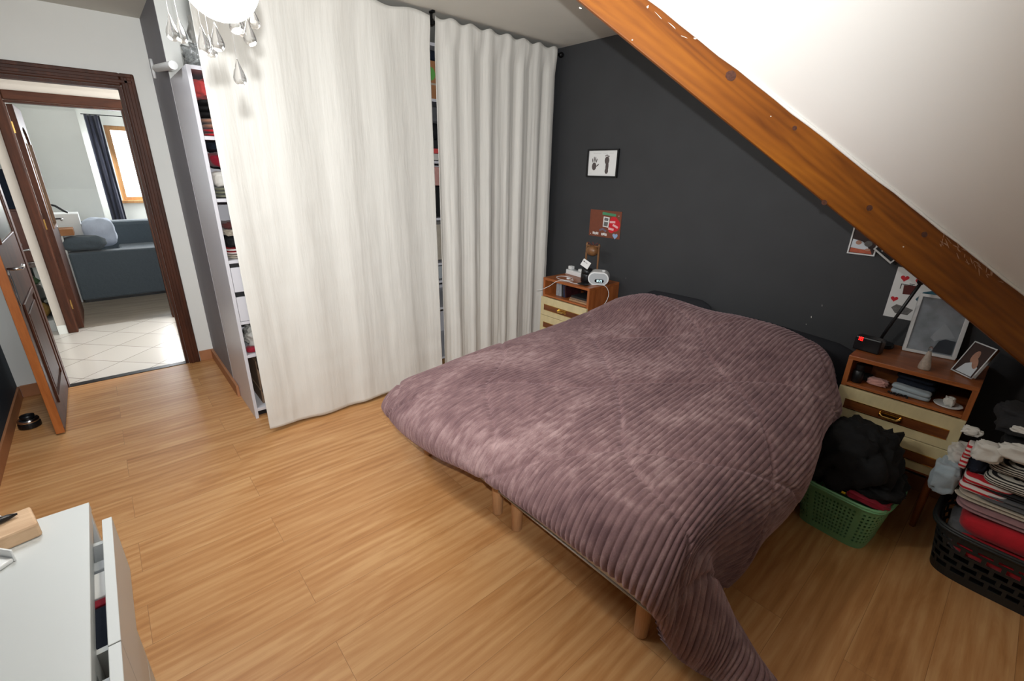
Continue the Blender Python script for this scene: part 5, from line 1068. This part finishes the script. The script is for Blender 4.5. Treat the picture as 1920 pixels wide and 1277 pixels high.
# ------------------------------------------------------------------ laundry baskets
def rrect(hx, hy, r, n):
    """n points around a rounded rectangle, evenly by angle-ish"""
    pts = []
    for k in range(n):
        a = 2*math.pi*k/n; c, s = math.cos(a), math.sin(a); p = 5.0
        q = (abs(c)**p+abs(s)**p)**(-1/p); pts.append((hx*c*q, hy*s*q))
    return pts
def basket(name, cx, cy, H, top, bot, rot, mt, lab, holes, nrow, ncol, rimw, cell):
    t = thing(name, (cx, cy, 0), lab, 'basket')
    Mx = Matrix.Translation((cx, cy, 0)) @ Matrix.Rotation(rot, 4, 'Z')
    pt, pb = rrect(top[0], top[1], 0, ncol), rrect(bot[0], bot[1], 0, ncol)
    vs = []; fs = []
    for j in range(nrow+1):
        v = j/nrow
        for k in range(ncol):
            vs.append((pb[k][0]+(pt[k][0]-pb[k][0])*v, pb[k][1]+(pt[k][1]-pb[k][1])*v, 0.006+(H-0.012)*v))
    for j in range(nrow):
        for k in range(ncol):
            if holes(j, k): continue
            k2 = (k+1) % ncol; fs.append((j*ncol+k, j*ncol+k2, (j+1)*ncol+k2, (j+1)*ncol+k))
    m = MB(); m.X = Mx; m.add(vs, fs); wall = build('perforated_wall', m, mt, t, solid=0.003)
    m = MB(); m.X = Mx; m.prism([(x, y, 0.001) for x, y in pb], (0, 0, 0.006)); build('bottom', m, mt, t)
    m = MB(); m.X = Mx; pts = [Vector((x*1.02, y*1.02, H-0.006)) for x, y in rrect(top[0], top[1], 0, 72)]; pts.append(pts[0]); m.tube(pts, rimw, 8, caps=False)
    pts = [Vector((x*1.035, y*1.035, H-0.014)) for x, y in rrect(top[0], top[1], 0, 72)]; pts.append(pts[0]); m.tube(pts, rimw*0.8, 8, caps=False); build('rim', m, mt, t, smooth=True)
    return t
basket('green_laundry_basket', -0.262, 2.335, 0.255, (0.170, 0.175), (0.135, 0.125), -0.10, 'green_pl', 'pale green perforated plastic basket full of black clothes beside the bed',
       lambda j, k: (3 <= j <= 19 and j % 2 == 1 and k % 2 == 0 and not (k//2 % 12 == 0)), 24, 144, 0.007, 0)
def hex_holes(j, k):
    if j < 3 or j > 15: return False
    r = (j-3)//3; q = (k+2*(r % 2)) % 4
    return (j-3) % 3 != 2 and q != 0 and not (k % 72 < 3)
basket('dark_laundry_basket', 0.335, 2.475, 0.245, (0.295, 0.205), (0.265, 0.165), -0.03, 'dark_pl', 'large charcoal plastic basket heaped with folded clothes, far right', hex_holes, 20, 144, 0.008, 0)
lump('black_clothes_heap', (-0.272, 2.33, 0.365), (0.150, 0.15, 0.160), 'black_clothes', 'heap of black clothes piled high in the green basket', 'clothes', 81, amp=.34, freq=3.2, sq=.75)
lump('black_sweater', (-0.20, 2.33, 0.300), (0.125, 0.14, 0.055), 'black_clothes', 'black sweater sagging over the right rim of the green basket', 'clothes', 83, amp=.34, freq=3.4, sq=.8)
lump('black_trousers', (-0.385, 2.30, 0.31), (0.07, 0.12, 0.085), 'black_clothes', 'black trousers slumped between the green basket and the duvet', 'clothes', 85, amp=.18, freq=2.2, sq=.8)
lump('red_garment', (-0.175, 2.215, 0.262), (0.075, 0.045, 0.016), 'crimson_cloth', 'red garment peeping out over the front rim of the green basket', 'clothes', 87, amp=.2)
tag(build('yellow_label', MB().box(-0.262, -0.248, 2.166, 2.170, 0.262, 0.27), mat('yellow_label', c255(220, 180, 40), .6), origin=(-.255, 2.168, .262)), 'tiny yellow label on the red garment', 'label')
# contents of the dark basket
lump('grey_lining_cloth', (0.13, 2.47, 0.17), (0.055, 0.12, 0.075), 'grey_cloth', 'grey cloth down the left inside of the dark basket', 'clothes', 90, amp=.15)
folded('red_blanket', 0.10, 0.58, 2.30, 2.62, 0.12, 0.315, 2, 'red_cloth', 'bright red folded blanket at the front of the dark basket', 'blanket', 31)
folded('pink_striped_towel', 0.065, 0.55, 2.325, 2.62, 0.318, 0.350, 2, 'pink_grey_cloth', 'dusty pink towel folded directly on the red blanket', 'towel', 32)
folded('off_white_shirt', 0.050, 0.50, 2.335, 2.62, 0.352, 0.378, 2, 'beige_cloth', 'off-white shirt folded above the dusty pink towel', 'clothes', 33)
folded('grey_shirt', 0.10, 0.50, 2.34, 2.61, 0.380, 0.412, 2, 'grey_cloth', 'mid grey shirt folded in the middle of the dark basket pile', 'clothes', 34)
folded('red_white_shirt', 0.055, 0.20, 2.35, 2.60, 0.382, 0.455, 2, 'stripe_red', 'red and white patterned cloth at the left of the dark basket pile', 'clothes', 35)
folded('brown_shirt', 0.12, 0.50, 2.35, 2.60, 0.414, 0.440, 2, 'dark_grey_cloth', 'dark brown-grey shirt under the striped sweater', 'clothes', 36)
folded('striped_sweater', 0.105, 0.50, 2.34, 2.60, 0.442, 0.555, 2, 'stripe', 'black and white striped sweater folded in the dark basket pile', 'sweater', 37)
lump('white_towel_fold', (0.015, 2.44, 0.385), (0.045, 0.07, 0.07), 'pale_blue_cloth', 'pale grey-blue cloth hanging over the left rim of the dark basket', 'clothes', 38, amp=.2)
lump('grey_white_cloth', (0.035, 2.50, 0.475), (0.040, 0.06, 0.035), 'white_cloth', 'grey-white cloth at the back left of the dark basket pile', 'clothes', 39, amp=.3)
folded('pink_red_belt', 0.035, 0.060, 2.37, 2.44, 0.46, 0.575, 2, 'stripe_red', 'narrow red and pink cloth strip standing up at the left of the pile', 'cloth', 40)
lump('navy_jeans', (0.085, 2.46, 0.50), (0.035, 0.08, 0.05), 'navy_cloth', 'dark navy cloth wedged left of the striped sweater', 'clothes', 41, amp=.2)
folded('black_jacket', 0.11, 0.50, 2.36, 2.60, 0.557, 0.640, 2, 'black_cloth', 'black jacket folded on the striped sweater', 'jacket', 42)
lump('white_socks', (0.095, 2.335, 0.585), (0.042, 0.035, 0.036), 'white_cloth', 'white balled socks in front of the black jacket', 'socks', 43, amp=.25)
lump('white_sleeve', (0.19, 2.335, 0.615), (0.075, 0.03, 0.030), 'white_cloth', 'white sleeve draped across the black jacket', 'clothes', 44, amp=.3)
lump('dark_brown_cardigan', (0.20, 2.48, 0.695), (0.12, 0.10, 0.052), 'dark_grey_cloth', 'dark brown-grey cardigan crumpled on the very top of the pile', 'clothes', 45, amp=.25)
lump('white_top_cloth', (0.175, 2.385, 0.690), (0.050, 0.018, 0.012), 'white_cloth', 'white crumpled cloth on the front of the dark cardigan', 'cloth', 46, amp=.4)
lump('white_tag_cloth', (0.035, 2.40, 0.620), (0.028, 0.018, 0.016), 'white_cloth', 'small white crumpled cloth sticking out left of the pile', 'cloth', 47, amp=.4)

# ------------------------------------------------------------------ white dresser in the near left corner
DT = 0.77; DX0, DX1, DY0, DYF = -1.335, 0.03, -0.655, -0.168
DX1 = -0.06
dr_ = thing('white_dresser', (-0.7, -0.42, 0), 'white dresser in the near left corner with drawers slightly open', 'dresser')
build('top_panel', MB().box(DX0, DX1, DY0, DYF, DT-0.022, DT), 'white_lam', dr_, bevel=0.0015)
build('side_panel', MB().box(DX0, DX0+0.02, DY0, DYF-.002, 0, DT-0.022), 'white_lam', dr_, bevel=0.001)
build('side_panel', MB().box(DX1-0.02, DX1, DY0, DYF-.002, 0, DT-0.022), 'white_lam', dr_, bevel=0.001)
build('back_panel', MB().box(DX0+.02, DX1-.02, DY0, DY0+.01, 0, DT-.022), 'white_lam', dr_)
xm = -0.885
build('divider', MB().box(xm-0.03, xm+0.03, DY0+.01, DYF-0.004, 0.04, DT-0.022), 'white_lam', dr_, bevel=0.001)
build('front_rail', MB().box(DX0+.02, xm-.03, DYF-0.022, DYF-0.004, DT-0.05, DT-0.022).box(xm+.03, DX1-.02, DYF-0.022, DYF-0.004, DT-0.05, DT-0.022), 'white_lam', dr_)
build('plinth', MB().box(DX0+.02, DX1-.02, DYF-0.05, DYF-0.03, 0, 0.06), 'white_lam', dr_)
GAP = 0.022
for (xa, xb, nm) in ((-1.268, -0.870, 0), (-0.868, -0.47, 1), (-0.468, DX1, 2)):
    for i, (za, zb) in enumerate(((0.590, 0.752), (0.41, 0.585), (0.235, 0.405), (0.06, 0.23))):
        g0 = GAP if i == 0 else -0.012
        d = build('drawer', MB().box(xa if i == 0 else xa-(0.06 if nm == 0 else 0), xb, DYF+g0-.004, DYF+g0+0.014, za, zb), 'white_lam', dr_, bevel=0.0012)
        if i == 0:
            build('drawer_box', MB().box(xa+.03, xa+.042, DY0+.05, DYF+g0-.005, za+.02, zb-.035).box(xb-.042, xb-.03, DY0+.05, DYF+g0-.005, za+.02, zb-.035).box(xa+.042, xb-.042, DY0+.05, DYF+g0-.005, za+.02, za+.03), 'white_lam', d)
# things visible through the slit
for i, (xa, xb, mt, lab) in enumerate(((-1.19, -1.16, 'grey_pl', 'pale grey folder in the open dresser drawer, nearest the far end'), (-1.15, -1.07, 'paper', 'white folder in the open dresser drawer'), (-1.065, -1.045, 'crimson_cloth', 'dark red folder in the open dresser drawer'), (-1.04, -0.93, 'navy_cloth', 'dark navy cloth in the open dresser drawer'))):
    tag(build('folder', MB().box(xa, xb, -0.40, -0.152, 0.622, 0.70), mt, bevel=.002, origin=(xa, -.3, .622)), lab, 'folder')
# wooden block with black pen holder look, knife-like handle
A5 = Matrix.Translation((-1.258, -0.243, DT+.0005)) @ Matrix.Rotation(math.radians(12), 4, 'Z')
wb = thing('wooden_block', (-1.3, -0.3, DT), 'pale wooden block with a black handle lying on it, on the white dresser', 'wooden block')
m = MB(); m.X = A5; m.box(-0.085, 0.0, -0.20, 0.0, 0, 0.035); build('block', m, 'oak', wb, bevel=0.005)
pn = thing('black_pen', (-1.32, -0.33, DT+.037), 'glossy black pen with tapered end lying on the wooden block', 'pen')
m = MB(); m.X = A5; m.tube([(-0.050, -0.17, 0.045), (-0.052, -0.10, 0.045), (-0.055, -0.06, 0.044), (-0.057, -0.035, 0.043), (-0.058, -0.022, 0.042)], [0.008, 0.009, 0.0085, 0.006, 0.002], 14); build('barrel', m, 'black_pl', pn, smooth=True)
m = MB(); m.X = A5; m.tube([(-0.050, -0.15, 0.0545), (-0.0545, -0.05, 0.0530)], 0.0012, 8).sphere((-0.0548, -0.045, 0.0522), 0.002); build('clip', m, 'chrome', pn, smooth=True)
A6 = Matrix.Translation((-1.23, -0.305, DT+.0005)) @ Matrix.Rotation(math.radians(40), 4, 'Z')
wt = thing('white_holder', (-1.23, -0.33, DT), 'small white plastic stand at the picture edge on the white dresser', 'stand')
m = MB(); m.X = A6; m.box(-0.045, 0.04, -0.10, -0.004, 0, 0.010); build('base', m, 'white_pl', wt, bevel=.003)
m = MB(); m.X = A6; m.box(-0.045, 0.04, -0.004, 0.0, 0, 0.028); build('lip', m, 'white_pl', wt, bevel=.0015)

# ------------------------------------------------------------------ chandelier
GX, GY, GZ = -1.146, 0.262, 1.864
ch = thing('chandelier', (GX, GY, ZC), 'lit globe lamp with hanging clear glass drops', 'chandelier')
build('canopy', MB().lathe([(0.05, ZC-0.03), (0.055, ZC-0.004), (0.055, ZC-0.001)], (GX, GY, 0), 28), 'chrome', ch)
build('stem', MB().tube([(GX, GY, ZC-0.03), (GX, GY, 2.06)], 0.006, 10), 'chrome', ch, smooth=True)
build('plate', MB().lathe([(0.17, 2.045), (0.175, 2.05), (0.17, 2.06), (0.02, 2.062)], (GX, GY, 0), 40), 'chrome', ch)
build('neck', MB().tube([(GX, GY, 2.046), (GX, GY, GZ+0.062)], 0.016, 14), 'chrome', ch, smooth=True)
build('globe', MB().sphere((GX, GY, GZ), 0.066, n=32, m=20), 'globe', ch, smooth=True)
def drop(x, y, z):
    h = 0.044
    prof = [(0.0008, h*0.52), (0.0024, h*0.40), (0.005, h*0.22), (0.0085, h*0.02), (0.0108, -h*0.18), (0.0105, -h*0.30), (0.0078, -h*0.41), (0.0035, -h*0.47), (0.0005, -h*0.48)][::-1]
    d = build('glass_drop', MB().lathe(prof, (x, y, z), 20), 'crystal', ch, smooth=True)
    build('string', MB().tube([(x, y, z+h*0.5), (x, y, 2.046)], 0.0003, 4), 'string', d)
DR = [(-1.148, .172, 1.772), (-1.205, .194, 1.781), (-1.077, .206, 1.747), (-1.235, .247, 1.769), (-1.064, .225, 1.752), (-1.056, .257, 1.783), (-1.225, .307, 1.815), (-1.058, .278, 1.768), (-1.206, .33, 1.829), (-1.057, .25, 1.70)]
for p in DR: drop(*p)
